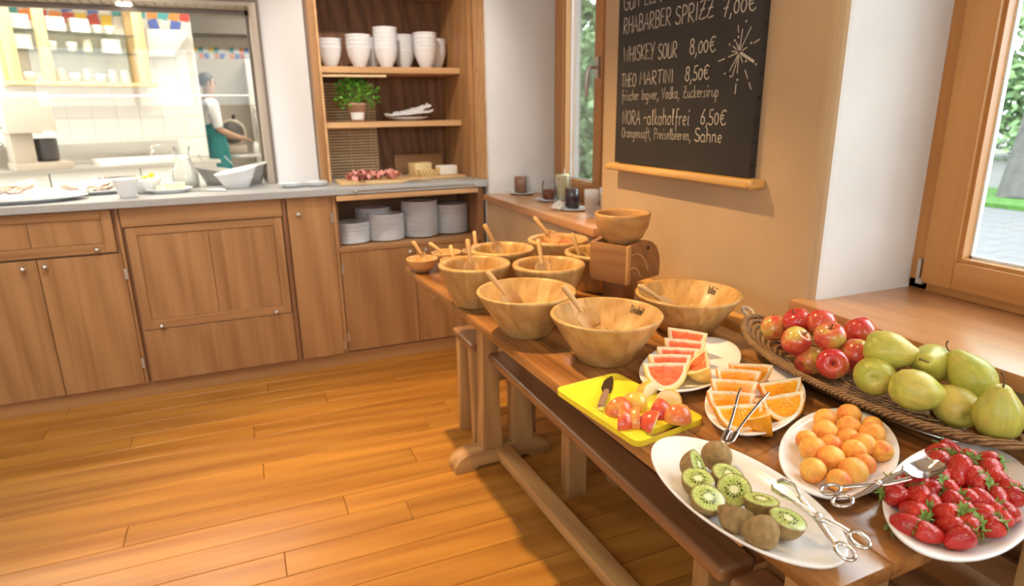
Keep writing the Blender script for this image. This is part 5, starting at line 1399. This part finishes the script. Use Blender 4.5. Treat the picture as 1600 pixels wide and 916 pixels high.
# ---- rope basket with apples and pears
bk = thing('rope_basket', 'long boat-shaped basket of coiled brown rope beside the window sill', 'basket', (1.082, .775, TZ0))
def rope_mat():
    m, t, b = nt('coiled_rope')
    wv = N(t, 'ShaderNodeTexWave', wave_type='BANDS', bands_direction='DIAGONAL'); wv.inputs['Scale'].default_value = 75; wv.inputs['Distortion'].default_value = 2.5; wv.inputs['Detail'].default_value = 2
    t.links.new(coords(t), wv.inputs['Vector'])
    n1 = noise_n(t, coords(t), 60, 4)
    mx = N(t, 'ShaderNodeMath', operation='MULTIPLY_ADD'); mx.inputs[1].default_value = .5; t.links.new(n1, mx.inputs[0])
    m2 = N(t, 'ShaderNodeMath', operation='MULTIPLY'); m2.inputs[1].default_value = .5; t.links.new(wv.outputs['Fac'], m2.inputs[0]); t.links.new(m2.outputs[0], mx.inputs[2])
    r = ramp(t, [(.2, (.10, .048, .018)), (.5, (.28, .15, .06)), (.85, (.50, .31, .15))], mx.outputs[0])
    t.links.new(r.outputs[0], b.inputs['Base Color']); b.inputs['Roughness'].default_value = .85
    bump(t, b, mx.outputs[0], .9, .003); return m
RM = rope_mat()
def boat(tt, n=72):
    a = .17+.165*tt**.6; b_ = .055+.073*tt**.75; pts = []
    for i in range(n):
        q = 2*PI*i/n; c, s = math.cos(q), math.sin(q)
        x = b_*math.copysign(abs(c)**1.12, c); y = a*math.copysign(abs(s)**.95, s)
        pts.append((x, y, .006+.034*tt**1.3+.022*tt*abs(y/a)**4))
    return pts
for i in range(9): MB().tube(boat(i/8), .0056 if i < 8 else .0072, 8, closed=True).build('coil', RM, bk)
for q in (.82, .62, .42, .22): MB().tube([(x*q, y*q, .0055) for x, y, z in boat(0)], .0062, 8, closed=True).build('coil', RM, bk)
MB().box(-.008, .008, -.10, .10, .001, .009).build('base_core', RM, bk, bevel=.002)
hm = plain('pale_cord', (.52, .44, .34), .9, nz=.3, nscale=150, bmp=.8)
for s in (-1, 1):
    pts = [(.012*math.sin(q), s*(.333+.014*(1-math.cos(q))), .058+.020*math.sin(q*.5)) for q in [2*PI*i/14 for i in range(15)]]
    MB().tube(pts, .0038, 7).build('handle_loop', hm, bk)
    m = MB()
    for e_ in (-1, 1): m.tube([(.0016*math.cos(i*1.3+e_*PI/2)-.03, s*(.318)+.0016*math.sin(i*1.3+e_*PI/2)+.004*i*.3*s, .055-i*.0045) for i in range(9)], .0016, 6)
    m.build('hanging_cord', hm, bk)
AP1 = skin_mat('apple_red_yellow', (.52, .03, .035), (.62, .10, .05), (.62, .50, .10), 16, .22, 0, .4, 40)
aR = .0285
aprof = [(0, -aR*.72), (.004, -aR*.78), (.010, -aR*.88), (.018, -aR*.80), (.0255, -aR*.45), (.0292, 0), (.0290, aR*.3), (.0250, aR*.68), (.0170, aR*.90), (.009, aR*.90), (.004, aR*.78), (.0015, aR*.62), (0, aR*.58)]
apm = fruit_mesh('apple', AP1, aprof, 0, 30)
astem = MB().tube([(0, 0, aR*.58), (.001, 0, aR*.85), (.003, .001, aR*1.12)], [.0012, .0010, .0015], 6).mesh('stem', plain('stem', (.12, .07, .03), .8))
ABZ = .774
APL = (((1.002, .900, .842), (.2, -.55, .7), 'red and yellow apple at the left front, stem turned to the viewer'), ((1.036, .990, .836), (.3, .4, .8), 'apple at the far tip of the basket'), ((1.052, .945, .862), (-.4, .2, .8), 'deep red apple behind the left front one'),
       ((1.072, .905, .868), (.5, .2, .7), 'red apple with a stem at the top of the heap'), ((1.022, .838, .868), (-.3, -.2, .9), 'red and green apple in the middle of the heap'), ((.992, .800, .832), (-.70, -.62, .35), 'apple at the front showing its hollow stem end'),
       ((1.108, .842, .868), (.0, -.5, -.8), 'apple with a green underside at the back'), ((1.042, .790, .845), (.6, .3, .5), 'small yellow apple between the apples and pears'), ((1.015, .872, .806), (.9, .1, .2), 'shaded red apple low in the basket'), ((1.145, .850, .835), (.4, .5, .6), 'red apple peeping out at the wall side'),
       ((1.075, .850, .808), (.2, .9, .3), 'apple hidden in the bottom of the basket'), ((1.085, .985, .812), (.7, -.3, .4), 'apple at the bottom of the far tip'))
for (p, d, lab) in APL:
    o = link('apple', apm, None, p, Vector(d).to_track_quat('Z', 'Y').to_euler()); tag(o, lab, 'fruit', 'apples in the rope basket'); link('stem', astem, o)
PRM = skin_mat('pear_skin', (.40, .44, .06), (.54, .51, .09), (.62, .50, .11), 14, .4, .55, .1, 40)
pr = [(0, -.034), (.003, -.0345), (.008, -.038), (.018, -.0365), (.0275, -.028), (.0335, -.013), (.0345, .000), (.0315, .013), (.0255, .025), (.0190, .036), (.0140, .045), (.0095, .0495), (.004, .0505), (.0015, .049), (0, .0485)]
prm = fruit_mesh('pear', PRM, pr, 0, 32)
for v in prm.vertices:       # a slight lean of the neck
    if v.co.z > 0: v.co.x += .9*v.co.z**2*2.2
pst = MB().tube([(.010, 0, .047), (.012, .0, .056), (.009, .001, .066), (.003, .001, .071)], [.0016, .0013, .0014, .0022], 7).mesh('stem', plain('pear_stem', (.13, .075, .03), .8))
PRS = (((1.030, .722, .880), (.55, -.75, -.10), 0, 'pale green pear at the top of the heap, stem to the right'), ((1.000, .718, .838), (.75, .55, -.2), 0, 'yellow pear showing its blossom end beside the front apple'), ((.998, .640, .842), (.75, -.65, -.25), 0, 'yellow pear lying at the front with its stem to the right'),
       ((1.086, .678, .862), (-.8, -.2, .3), 0, 'green pear with its stem to the left at the back'), ((1.092, .612, .862), (.2, .7, .5), 0, 'large green pear at the back right'), ((1.050, .605, .820), (.5, .8, .1), 0, 'shaded green pear low between the front pears'), ((1.040, .535, .838), (-.12, .08, 1), 0, 'upright green pear with a curved stem at the near end'))
for p, d, roll, lab in PRS:
    q = Vector(d).to_track_quat('Z', 'Y')
    o = link('pear', prm, None, p, q.to_euler()); tag(o, lab, 'fruit', 'pears in the rope basket'); link('stem', pst, o)
# ================================================================== kitchen behind the hatch
random.seed(5)
KA = math.atan2(.407, .914); KO = Vector((-.28, 7.52, 0))
def kp(u, w_, z=0): return (KO.x+u*.914+w_*.407, KO.y+u*.407-w_*.914, z)
tilew = plain('white_tile', (.84, .82, .78), .25)
grout = plain('grout', (.70, .67, .62), .8)
struct(MB().box(-5.5, 1.6, 3.97, 12.2, -.06, 0).build('floor', plain('kitchen_floor', (.55, .48, .40), .5)), 'kitchen floor beyond the hatch')
struct(MB().box(-5.6, 1.66, 3.85, 12.3, 2.85, 2.95).build('ceiling', M['ceil']), 'kitchen ceiling')
struct(MB().box(-5.6, -5.5, 3.85, 12.3, 0, 2.85).build('wall_left', tilew), 'far left kitchen wall')
struct(MB().box(1.56, 1.66, 4.2, 12.3, 0, 2.85).build('wall_right', tilew), 'right kitchen wall out of view')
# tiled partition
tw_ = struct(MB().box(-5.0, .0, .0, .12, 0, 2.85).build('wall_back', grout, None, tuple(KO), (0, 0, KA)), 'white tiled kitchen partition behind the counter')
TM = MB().cbox((0, 0, 0), (.197, .008, .197)).mesh('tile', tilew, .0015, 1)
for i in range(12):
    for j in range(9):
        z = .90+.1+j*.2
        if 2.08 < z < 2.38: continue
        link('tile', TM, tw_, (-.1-i*.2, -.004, z))
# colourful mosaic frieze
cols = [plain('mosaic_tile', c, .35) for c in ((.80, .80, .78), (.85, .30, .08), (.90, .62, .08), (.12, .18, .55), (.10, .40, .42), (.60, .08, .06), (.82, .80, .76))]
MT = [MB().prism([(-.045, -.05), (.04, -.045), (.048, .05), (-.04, .045)], -.004, .004, T=Matrix.Rotation(PI/2, 4, 'X')).mesh('mosaic_tile', c) for c in cols]
for i in range(22):
    for j in range(2): link('mosaic_tile', MT[(i*3+j*5+i//3) % 7], tw_, (-.05-i*.1, -.004, 2.15+j*.1), (0, random.uniform(-.3, .3), 0))
# stainless counter with splashback
kc = thing('kitchen_counter', 'stainless steel kitchen counter along the tiled partition', 'counter', tuple(KO), KA)
MB().box(-3.6, -.16, -.66, -.012, .865, .90).build('top', M['brushed'], kc, bevel=.004)
MB().box(-3.6, -.30, -.028, -.012, .90, 1.075).build('splashback', M['brushed'], kc, bevel=.003)
for i in range(5): MB().box(-3.58+i*.68, -3.58+i*.68+.67, -.62, -.03, .1, .864).build('cabinet_front', tilew, kc, bevel=.004)
MB().box(-3.5, -.2, -.55, -.06, 0, .1).build('plinth', M['brushed'], kc)
ft = thing('faucet', 'chrome mixer tap over the kitchen sink', 'faucet', kp(-.59, .12, .90), KA)
MB().tube([(0, 0, 0), (0, 0, .10)], .016, 12).build('body', M['steel'], ft)
MB().tube([(0, 0, .08), (-.02, -.08, .105), (-.04, -.16, .095), (-.04, -.17, .075)], .011, 10).build('spout', M['steel'], ft)
MB().tube([(0, 0, .10), (.02, -.01, .13), (.08, -.02, .135)], [.014, .010, .008], 10).build('lever', M['steel'], ft)
MB().tube([(-.16, 0, .03), (.16, 0, .03)], .01, 10).build('bar', M['steel'], ft)
sk = thing('serving_tray', 'long white tray on the edge of the kitchen counter', 'tray', kp(-.82, .50, .90), KA)
MB().box(-.34, .34, -.13, .13, 0, .008).build('base', tilew, sk)
for a in ((-.34, .34, -.138, -.13), (-.34, .34, .13, .138), (-.348, -.34, -.138, .138), (.34, .348, -.138, .138)): MB().box(a[0], a[1], a[2], a[3], 0, .05).build('side', tilew, sk, bevel=.002)
# coffee machine
cm = thing('coffee_machine', 'beige and white coffee grinder with a dark container on the kitchen counter', 'coffee machine', kp(-1.60, .50, .90), KA)
beige = plain('beige_metal', (.48, .40, .32), .4); dkp = plain('dark_plastic', (.06, .05, .05), .3)
MB().box(-.16, .23, -.16, .14, 0, .06).build('base', beige, cm, bevel=.006)
MB().box(-.15, .0, -.12, .13, .06, .29).build('column', beige, cm, bevel=.006)
MB().box(-.17, .16, -.17, .14, .29, .60).build('head', plain('white_metal', (.60, .52, .43), .35), cm, bevel=.012)
MB().lathe([(0, 0), (.075, 0), (.082, .02), (.085, .17), (.08, .18), (0, .18)], 24).build('container', dkp, cm, (.09, -.03, .065))
MB().box(.06, .14, -.19, -.171, .25, .30).build('spout', tilew, cm, bevel=.004)
MB().tube([(-.17, .0, .33), (-.22, -.02, .36), (-.22, -.02, .25), (-.18, 0, .2), (-.3, .1, .15)], .005, 8).build('cable', dkp, cm)
# wall shelf with wooden posts and glass shelves
pine = wood('pine', (.66, .44, .20), (.82, .62, .34), 'Z', .45, .8, 0, .05, .4)
ws = thing('wall_shelf', 'pine framed wall shelf with glass shelves of crockery in the kitchen', 'shelf', tuple(KO), KA)
for u in (-1.60, -1.37, -.62):
    MB().box(u, u+.075, -.31, -.235, 1.60, 2.42).build('post', pine, ws, bevel=.003)
for u in (-1.60, -.62): MB().box(u, u+.075, -.08, -.012, 1.60, 2.42).build('post', pine, ws, bevel=.003)
MB().box(-1.62, -.50, -.33, -.012, 1.57, 1.60).build('bottom_board', pine, ws, bevel=.003)
MB().box(-1.60, -.545, -.31, -.012, 2.42, 2.46).build('top_board', pine, ws, bevel=.003)
MB().box(-1.525, -.62, -.30, -.237, 2.24, 2.30).build('rail', pine, ws, bevel=.003)
for z in (1.845, 2.0): MB().box(-1.52, -.625, -.30, -.015, z, z+.008).build('glass_shelf', glass_thin('shelf_glass', (.90, .96, .93), .12), ws)
crk = [MB().lathe([(0, 0), (.03, 0), (.042, .05), (.045, .08), (.042, .08), (.03, .01), (0, .008)], 20).mesh('mug', M['chinaw']),
       MB().box(-.07, .07, -.06, .06, 0, .12).mesh('storage_box', M['chinaw'], .006),
       MB().lathe([(0, 0), (.035, 0), (.037, .004), (.037, .09), (.03, .10), (.03, .115), (0, .115)], 20).mesh('storage_jar', plain('jar_tan', (.66, .56, .42), .4))]
names = ['mug', 'storage_box', 'storage_jar']; labs = ['white mug on the kitchen wall shelf', 'pale storage box on the kitchen wall shelf', 'tan storage jar on the kitchen wall shelf']
lay = ((1.6005, [(-1.22, 2), (-1.12, 0), (-1.02, 2), (-.92, 0), (-.82, 2), (-.72, 2), (-1.44, 0)]), (1.8535, [(-1.25, 0), (-1.10, 0), (-.98, 2), (-.80, 1), (-1.46, 1)]), (2.0085, [(-1.20, 1), (-1.02, 1), (-.88, 0), (-.78, 0), (-1.45, 1)]))
lv = ('bottom board', 'lower glass', 'upper glass'); od = ('first', 'second', 'third', 'fourth', 'fifth', 'sixth', 'seventh')
for li, (z, its) in enumerate(lay):
    for n_, (u, k) in enumerate(sorted(its)):
        tag(link(names[k], crk[k], None, kp(u, .16, z), (0, 0, KA)), '%s, %s from the left on the %s' % (labs[k], od[n_], lv[li]), 'crockery', 'crockery on the kitchen wall shelf')
# slanted white panel
tag(MB().add([(-.50, -.02, 2.10), (-.10, -.02, 2.12), (-.10, -.25, 2.10), (-.50, -.25, 2.08), (-.50, -.02, 1.85), (-.20, -.02, 1.86), (-.28, -.20, 1.86), (-.50, -.20, 1.85)], [(0, 1, 2, 3), (4, 7, 6, 5), (0, 4, 5, 1), (1, 5, 6, 2), (2, 6, 7, 3), (3, 7, 4, 0)]).build('extractor_hood', tilew, None, tuple(KO), (0, 0, KA), bevel=.006), 'slanted white extractor hood on the tiled partition', 'hood')

# room behind the partition
fw2 = struct(MB().box(-5.5, 1.56, 10.2, 10.35, 0, 2.85).build('wall_back', plain('beige_wall', (.74, .66, .56), .7)), 'rear kitchen wall')
for i in range(30):
    x = -.95+i*.065
    if .0 < x < .07: continue
    for j in range(2): link('mosaic_tile', MT[(i*2+j*3+i//4) % 7], fw2, (x, 10.194, 2.10+j*.075), (0, random.uniform(-.4, .4), 0), ).scale = (.7, 1, .75)
struct(MB().box(-1.6, 1.5, 9.7, 10.19, 2.34, 2.52).build('trim_4', plain('grey_beam', (.30, .27, .24), .5)), 'dark ventilation duct under the kitchen ceiling')
fr = thing('refrigerator', 'tall stainless steel refrigerator at the back of the kitchen', 'refrigerator', (.52, 9.85, 0))
MB().box(-.30, .30, -.30, .30, .06, 2.02).build('body', plain('fridge_side', (.52, .47, .41), .4, .6), fr, bevel=.006)
MB().box(-.29, .29, -.335, -.302, .85, 2.0).build('door', plain('fridge_door', (.66, .61, .54), .35, .5), fr, bevel=.008)
MB().box(-.29, .29, -.335, -.302, .08, .84).build('door', plain('fridge_door', (.66, .61, .54), .35, .5), fr, bevel=.008)
MB().tube([(-.24, -.345, 1.0), (-.24, -.37, 1.02), (-.24, -.37, 1.4), (-.24, -.345, 1.42)], .012, 8).build('door_handle', M['steel'], fr)
MB().box(-.27, .27, -.27, .27, 0, .06).build('plinth', dkp, fr)
wt = thing('work_table', 'steel work table in front of the refrigerator', 'table', (.10, 9.0, 0))
MB().box(-.42, .45, -.3, .3, .80, .84).build('top', M['brushed'], wt, bevel=.004)
MB().box(-.40, .43, -.28, .28, .25, .28).build('lower_shelf', M['brushed'], wt)
for x in (-.39, .42):
    for y in (-.27, .27): MB().box(x-.02, x+.02, y-.02, y+.02, 0, .80).build('leg', M['brushed'], wt)
mx = thing('slicing_machine', 'dark round slicing machine on the steel work table', 'slicing machine', (-.05, 8.95, .8405))
MB().box(-.15, .17, -.12, .12, 0, .10).build('base', beige, mx, bevel=.02)
MB().lathe([(0, .02), (.12, .02), (.135, .01), (.135, -.01), (.12, -.02), (0, -.02)], 32).build('blade_disc', plain('dark_disc', (.10, .09, .08), .35, .5), mx, (.02, -.06, .26), (PI/2, 0, 0))
MB().lathe([(.138, -.014), (.158, -.014), (.162, 0), (.158, .014), (.138, .014)], 32).build('guard', beige, mx, (.02, -.06, .26), (PI/2, 0, 0))
MB().tube([(.0, .05, .1), (.0, .05, .30), (.05, .03, .42)], [.05, .045, .03], 12).build('arm', beige, mx)
MB().tube([(.05, .03, .42), (.06, .0, .47)], .022, 10).build('grip', dkp, mx)
for i, (x, y) in enumerate(((.22, 8.85), (.30, 8.9))):
    tag(MB().lathe([(0, 0), (.032, 0), (.034, .003), (.034, .11), (.02, .13), (.02, .14), (0, .14)], 20).build('canister', M['chinaw'], None, (x, y, .8405)), ('white canister nearer the slicing machine on the work table', 'white canister nearer the refrigerator on the work table')[i], 'canister')
tag(MB().box(-.08, .08, -.03, .03, 0, .09).build('storage_box', M['chinaw'], None, (.36, 8.75, .8405), bevel=.004), 'white carton at the right end of the work table', 'box')

# lamps on the kitchen ceiling
for i, (x, y, p) in enumerate(((-1.9, 5.6, 36), (-.3, 5.6, 28), (-1.2, 6.6, 26), (.6, 8.4, 34))):
    f = thing('ceiling_lamp', ('flat white kitchen ceiling lamp at the left', 'flat white kitchen ceiling lamp near the hatch', 'flat white kitchen ceiling lamp over the counter', 'flat white kitchen ceiling lamp over the work table')[i], 'ceiling light', (x, y, 2.85), group='kitchen ceiling lamps')
    MB().box(-.62, .62, -.16, .16, -.05, 0).build('housing', M['wallw'], f, bevel=.005)
    MB().box(-.6, .6, -.14, .14, -.054, -.0501).build('diffuser', emis('diffuser', (1, .93, .80), 5), f)
    L = bpy.data.lights.new('lamp_light', 'AREA'); L.shape = 'RECTANGLE'; L.size = 1.2; L.size_y = .28; L.energy = p; L.color = (1, .90, .76)
    o = bpy.data.objects.new('lamp_light', L); COL.objects.link(o); o.parent = f; o.location = (0, 0, -.06)

# ---- the cook
skin = plain('skin', (.50, .30, .21), .55, sss=.1)
pj = {'pelvis': ((0, 0, .98), .125), 'waist': ((.0, 0, 1.12), .108), 'chest': ((0, 0, 1.32), .125), 'neckb': ((.0, 0, 1.47), .075), 'neck': ((.012, 0, 1.53), .052), 'jaw': ((.035, 0, 1.585), .062), 'head': ((.02, 0, 1.665), .088), 'crown': ((.012, 0, 1.735), .062)}
edges = [('pelvis', 'waist'), ('waist', 'chest'), ('chest', 'neckb'), ('neckb', 'neck'), ('neck', 'jaw'), ('jaw', 'head'), ('head', 'crown')]
for s, nm in ((1, 'l'), (-1, 'r')):
    pj['sh'+nm] = ((0, s*.165, 1.43), .062); pj['el'+nm] = ((.03, s*.205, 1.15), .044); pj['wr'+nm] = ((.25, s*.15, 1.06), .030); pj['pa'+nm] = ((.31, s*.14, 1.05), .030)
    edges += [('chest', 'sh'+nm), ('sh'+nm, 'el'+nm), ('el'+nm, 'wr'+nm), ('wr'+nm, 'pa'+nm)]
    for k, (dy, L) in enumerate(((-.03, .068), (-.01, .078), (.010, .074), (.028, .060))):
        a, b = 'f%d%sa' % (k, nm), 'f%d%sb' % (k, nm)
        pj[a] = ((.335, s*.14+dy, 1.045), .010); pj[b] = ((.335+L*.55, s*.14+dy, 1.030), .009); pj[b+'2'] = ((.335+L*.85, s*.14+dy, 1.008), .008)
        edges += [('pa'+nm, a), (a, b), (b, b+'2')]
    pj['t%sa' % nm] = ((.29, s*(.14)-s*.042, 1.052), .011); pj['t%sb' % nm] = ((.325, s*.14-s*.062, 1.045), .009)
    edges += [('pa'+nm, 't%sa' % nm), ('t%sa' % nm, 't%sb' % nm)]
    pj['hip'+nm] = ((0, s*.09, .93), .098); pj['kn'+nm] = ((.02, s*.095, .50), .062); pj['an'+nm] = ((-.01, s*.095, .09), .042); pj['toe'+nm] = ((.14, s*.10, .035), .035)
    edges += [('pelvis', 'hip'+nm), ('hip'+nm, 'kn'+nm), ('kn'+nm, 'an'+nm), ('an'+nm, 'toe'+nm)]
def skinned(name, keys, eds, mat, parent, grow=0.0, root=None, sub=2):
    me = bpy.data.meshes.new(name); idx = {k: i for i, k in enumerate(keys)}
    me.from_pydata([pj[k][0] for k in keys], [(idx[a], idx[b]) for a, b in eds if a in idx and b in idx], [])
    me.materials.append(mat)
    o = link(name, me, parent)
    o.modifiers.new('skin', 'SKIN')
    for k, sv in zip(keys, me.skin_vertices[0].data):
        r = pj[k][1]+grow; sv.radius = (r*(1.0), r*(1.18 if k in ('chest', 'waist', 'pelvis') else 1.0)); sv.use_root = (k == root)
    md = o.modifiers.new('sub', 'SUBSURF'); md.levels = sub; md.render_levels = sub
    for p in me.polygons: p.use_smooth = True
    o.modifiers['skin'].use_smooth_shade = True
    return o
cook = thing('person', 'person in white shirt and long teal apron standing in the kitchen, facing right', 'person', (-.245, 8.3, .0), .25)
skinned('body', list(pj), edges, skin, cook, 0, 'pelvis')
sk_ = [k for k in pj if k in ('pelvis', 'waist', 'chest', 'neckb') or k[:2] in ('sh', 'el')]
skinned('shirt', sk_, edges, plain('white_cotton', (.82, .82, .84), .8), cook, .014, 'pelvis')
teal = plain('teal_cloth', (.02, .22, .23), .8, nz=.2, nscale=12)
m = MB(); n = 40; vs = []
for r, z in ((.150, 1.22), (.158, 1.10), (.185, .95), (.20, .70), (.215, .42), (.22, .40)):
    for i in range(n):
        a = 2*PI*i/n; f = 1+(.05*math.sin(a*9))*(1.22-z); vs.append((r*f*math.cos(a)*.86, r*f*math.sin(a)*1.08, z))
m.add(vs, [(j*n+i, j*n+(i+1) % n, (j+1)*n+(i+1) % n, (j+1)*n+i) for j in range(5) for i in range(n)], 0, True)
m.build('apron', teal, cook)
MB().tube([(.137*math.cos(a), .170*math.sin(a), 1.19) for a in [2*PI*i/24 for i in range(24)]], .012, 8, closed=True, flat=.6).build('apron_tie', teal, cook)
hair = plain('dark_hair', (.035, .022, .016), .6)
m = MB(); vs = []; nu, nv = 20, 12
for j in range(nv+1):
    for i in range(nu):
        a = 2*PI*i/nu; el = PI/2-(PI*.62)*j/nv
        if math.cos(a) > .35 and el < .55: el = .55+.02*j/nv
        r = .101+.004*math.sin(i*3.0)
        vs.append((.012+r*1.02*math.cos(el)*math.cos(a), r*.88*math.cos(el)*math.sin(a), 1.672+r*math.sin(el)))
m.add(vs, [(j*nu+i, j*nu+(i+1) % nu, (j+1)*nu+(i+1) % nu, (j+1)*nu+i) for j in range(nv) for i in range(nu)], 0, True)
m.build('hair', hair, cook)
MB().lathe([(0, .018), (.010, .012), (.013, 0), (.008, -.010), (0, -.013)], 10).build('nose', skin, cook, (.112, 0, 1.645), (0, -.3, 0))
for s in (-1, 1):
    MB().lathe([(0, .007), (.007, .004), (.009, 0), (.006, -.006), (0, -.008)], 10).build('eye', M['black'], cook, (.094, s*.034, 1.672))
    MB().lathe([(0, .008), (.012, .005), (.018, 0), (.010, -.004), (0, -.005)], 12, sy=1.5).build('ear', skin, cook, (.012, s*.088, 1.655), (s*-PI/2, 0, 0))
    MB().tube([(-.05, s*.095, .025), (.0, s*.098, .035), (.10, s*.10, .03), (.185, s*.102, .022)], [.036, .044, .046, .030], 12, flat=.75).build('shoe', dkp, cook)
MB().tube([(.088, -.022, 1.612), (.098, 0, 1.612), (.088, .022, 1.612)], .005, 6).build('lips', plain('lips', (.42, .16, .13), .5), cook)

# ================================================================== outside the windows
GZ = -.15
struct(MB().box(1.95, 60, -20, 45, GZ-.2, GZ-.03).build('floor', plain('outdoor_ground', (.20, .19, .18), .9)), 'ground outside the windows')
pv = struct(MB().box(2.2, 10.2, -3, 10.0, GZ-.03, GZ-.012).build('floor', plain('joint_sand', (.07, .068, .065), .9)), 'paved yard outside the near window')
PVM = MB().cbox((0, 0, 0), (.385, .385, .02)).mesh('paver', plain('paver_stone', (.115, .115, .12), .85, nz=.1, nscale=6), .008, 1)
for i in range(14):
    for j in range(20): link('paver', PVM, pv, (4.7+i*.395, -.6+j*.395+.197*(i % 2), GZ-.004+random.uniform(-.002, .002)))
tag(MB().box(10.2, 12.2, -6, 24, GZ-.03, GZ+.05).build('lawn', plain('lawn_turf', (.05, .14, .018), .9, nz=.3, nscale=8, bmp=1), None), 'strip of green lawn beyond the paved yard', 'lawn', kind='stuff')
struct(MB().box(12.2, 18.5, -8, 30, GZ-.03, GZ+.01).build('floor', plain('light_gravel', (.14, .135, .13), .9, nz=.08, nscale=3)), 'pale gravel path beyond the lawn')
leafs = [plain('leaf_light', (.30, .44, .20), .6), plain('leaf_mid', (.20, .34, .14), .6), plain('leaf_dark', (.12, .22, .09), .6)]
def crown(seed, n, rx, rz):
    rr = random.Random(seed); m = MB()
    clumps = [(rr.gauss(0, .45), rr.gauss(0, .45), rr.uniform(-.75, .8)) for _ in range(26)]
    for i in range(n):
        c = clumps[rr.randrange(26)]
        p = Vector((rr.gauss(0, .22)+c[0], rr.gauss(0, .22)+c[1], rr.gauss(0, .16)+c[2]))
        s = rr.uniform(.05, .10)
        T = Matrix.Translation((p.x*rx, p.y*rx, p.z*rz)) @ Euler((rr.uniform(-1.2, 1.2), rr.uniform(-1.2, 1.2), rr.uniform(0, 6.3))).to_matrix().to_4x4()
        m.add([(0, -s*1.6, 0), (s, 0, s*.3), (0, s*1.6, 0), (-s, 0, s*.3)], [(0, 1, 2), (0, 2, 3)], rr.choice((0, 0, 1, 1, 2)), True, T)
    return m.mesh('foliage', leafs)
CR = [crown(i, 3600, 1.7, 2.3) for i in range(3)]
bark = plain('grey_bark', (.09, .085, .08), .9, nz=.25, nscale=6, bmp=1)
def tree(x, y, h, sc_, k, lab, lean=0.0, trunk=.16, cz=None):
    t_ = thing('tree', lab, 'tree', (x, y, GZ+.02), group='trees outside')
    MB().tube([(0, 0, -.05), (lean*.3, lean*.1, h*.3), (lean, lean*.3, h)], [trunk*1.25, trunk, trunk*.7], 14).build('trunk', bark, t_)
    f = link('foliage', CR[k], t_, (lean*1.1, lean*.3, cz if cz else h+1.2*sc_), (0, 0, k*1.7)); f.scale = (sc_, sc_, sc_); f['kind'] = 'stuff'
tree(11.25, 6.15, 3.6, 1.3, 0, 'grey-trunked tree leaning over the lawn', 1.25, .24, 5.2)
# hedge and trees behind the path
HS = [(20.5, 3.0), (20.3, 6.0), (19.9, 8.8), (19.3, 11.6), (18.2, 14.4), (16.6, 16.8), (14.4, 18.8), (11.8, 20.3), (9.2, 21.4), (6.6, 22.2), (4.0, 22.8)]
for i, (x, y) in enumerate(HS):
    hshrub = thing('hedge_shrub', 'leafy green hedge shrub beyond the path, number %d along the row' % (i+1), 'shrub', (x, y, GZ+.02), group='hedge beyond the path')
    hshrub['label'] = 'leafy green hedge shrub, %s from the right along the path' % ('first', 'second', 'third', 'fourth', 'fifth', 'sixth', 'seventh', 'eighth', 'ninth', 'tenth', 'eleventh')[i]
    f = link('foliage', CR[i % 3], hshrub, (0, 0, 2.0), (0, 0, i*1.1)); f.scale = (1.0, 1.0, .95); f['kind'] = 'stuff'
    MB().tube([(0, 0, -.05), (.05, 0, 1.0), (0, .05, 2.2)], [.09, .07, .05], 10).build('stem', bark, hshrub)
for i, (x, y, s) in enumerate(((23.5, 5.5, 1.9), (23.0, 10.5, 2.0), (21.0, 15.5, 2.0), (17.5, 20.5, 2.1), (12.5, 23.5, 2.0), (7.0, 25.5, 2.0), (25, 1.0, 1.9))):
    tree(x, y, 3.5, s, i % 3, 'tall tree behind the hedge, %s from the right' % ('second', 'third', 'fourth', 'fifth', 'sixth', 'seventh', 'first')[i], 0, .2)
for i, (x, y) in enumerate(((7.3, 12.6), (9.6, 14.2), (6.2, 13.9))):
    hs_ = thing('garden_shrub', ('leafy shrub on the lawn seen low through the far window', 'leafy shrub on the lawn right of the one behind the far window', 'leafy shrub on the lawn left of the one behind the far window')[i], 'shrub', (x, y, GZ+.02), 0, 'shrubs outside the far window')
    f = link('foliage', CR[(i+1) % 3], hs_, (0, 0, 1.5), (0, 0, i*2.1)); f.scale = (.75, .75, .75); f['kind'] = 'stuff'
    MB().tube([(0, 0, -.05), (.05, 0, .8), (0, .05, 1.6)], [.07, .06, .04], 10).build('stem', bark, hs_)
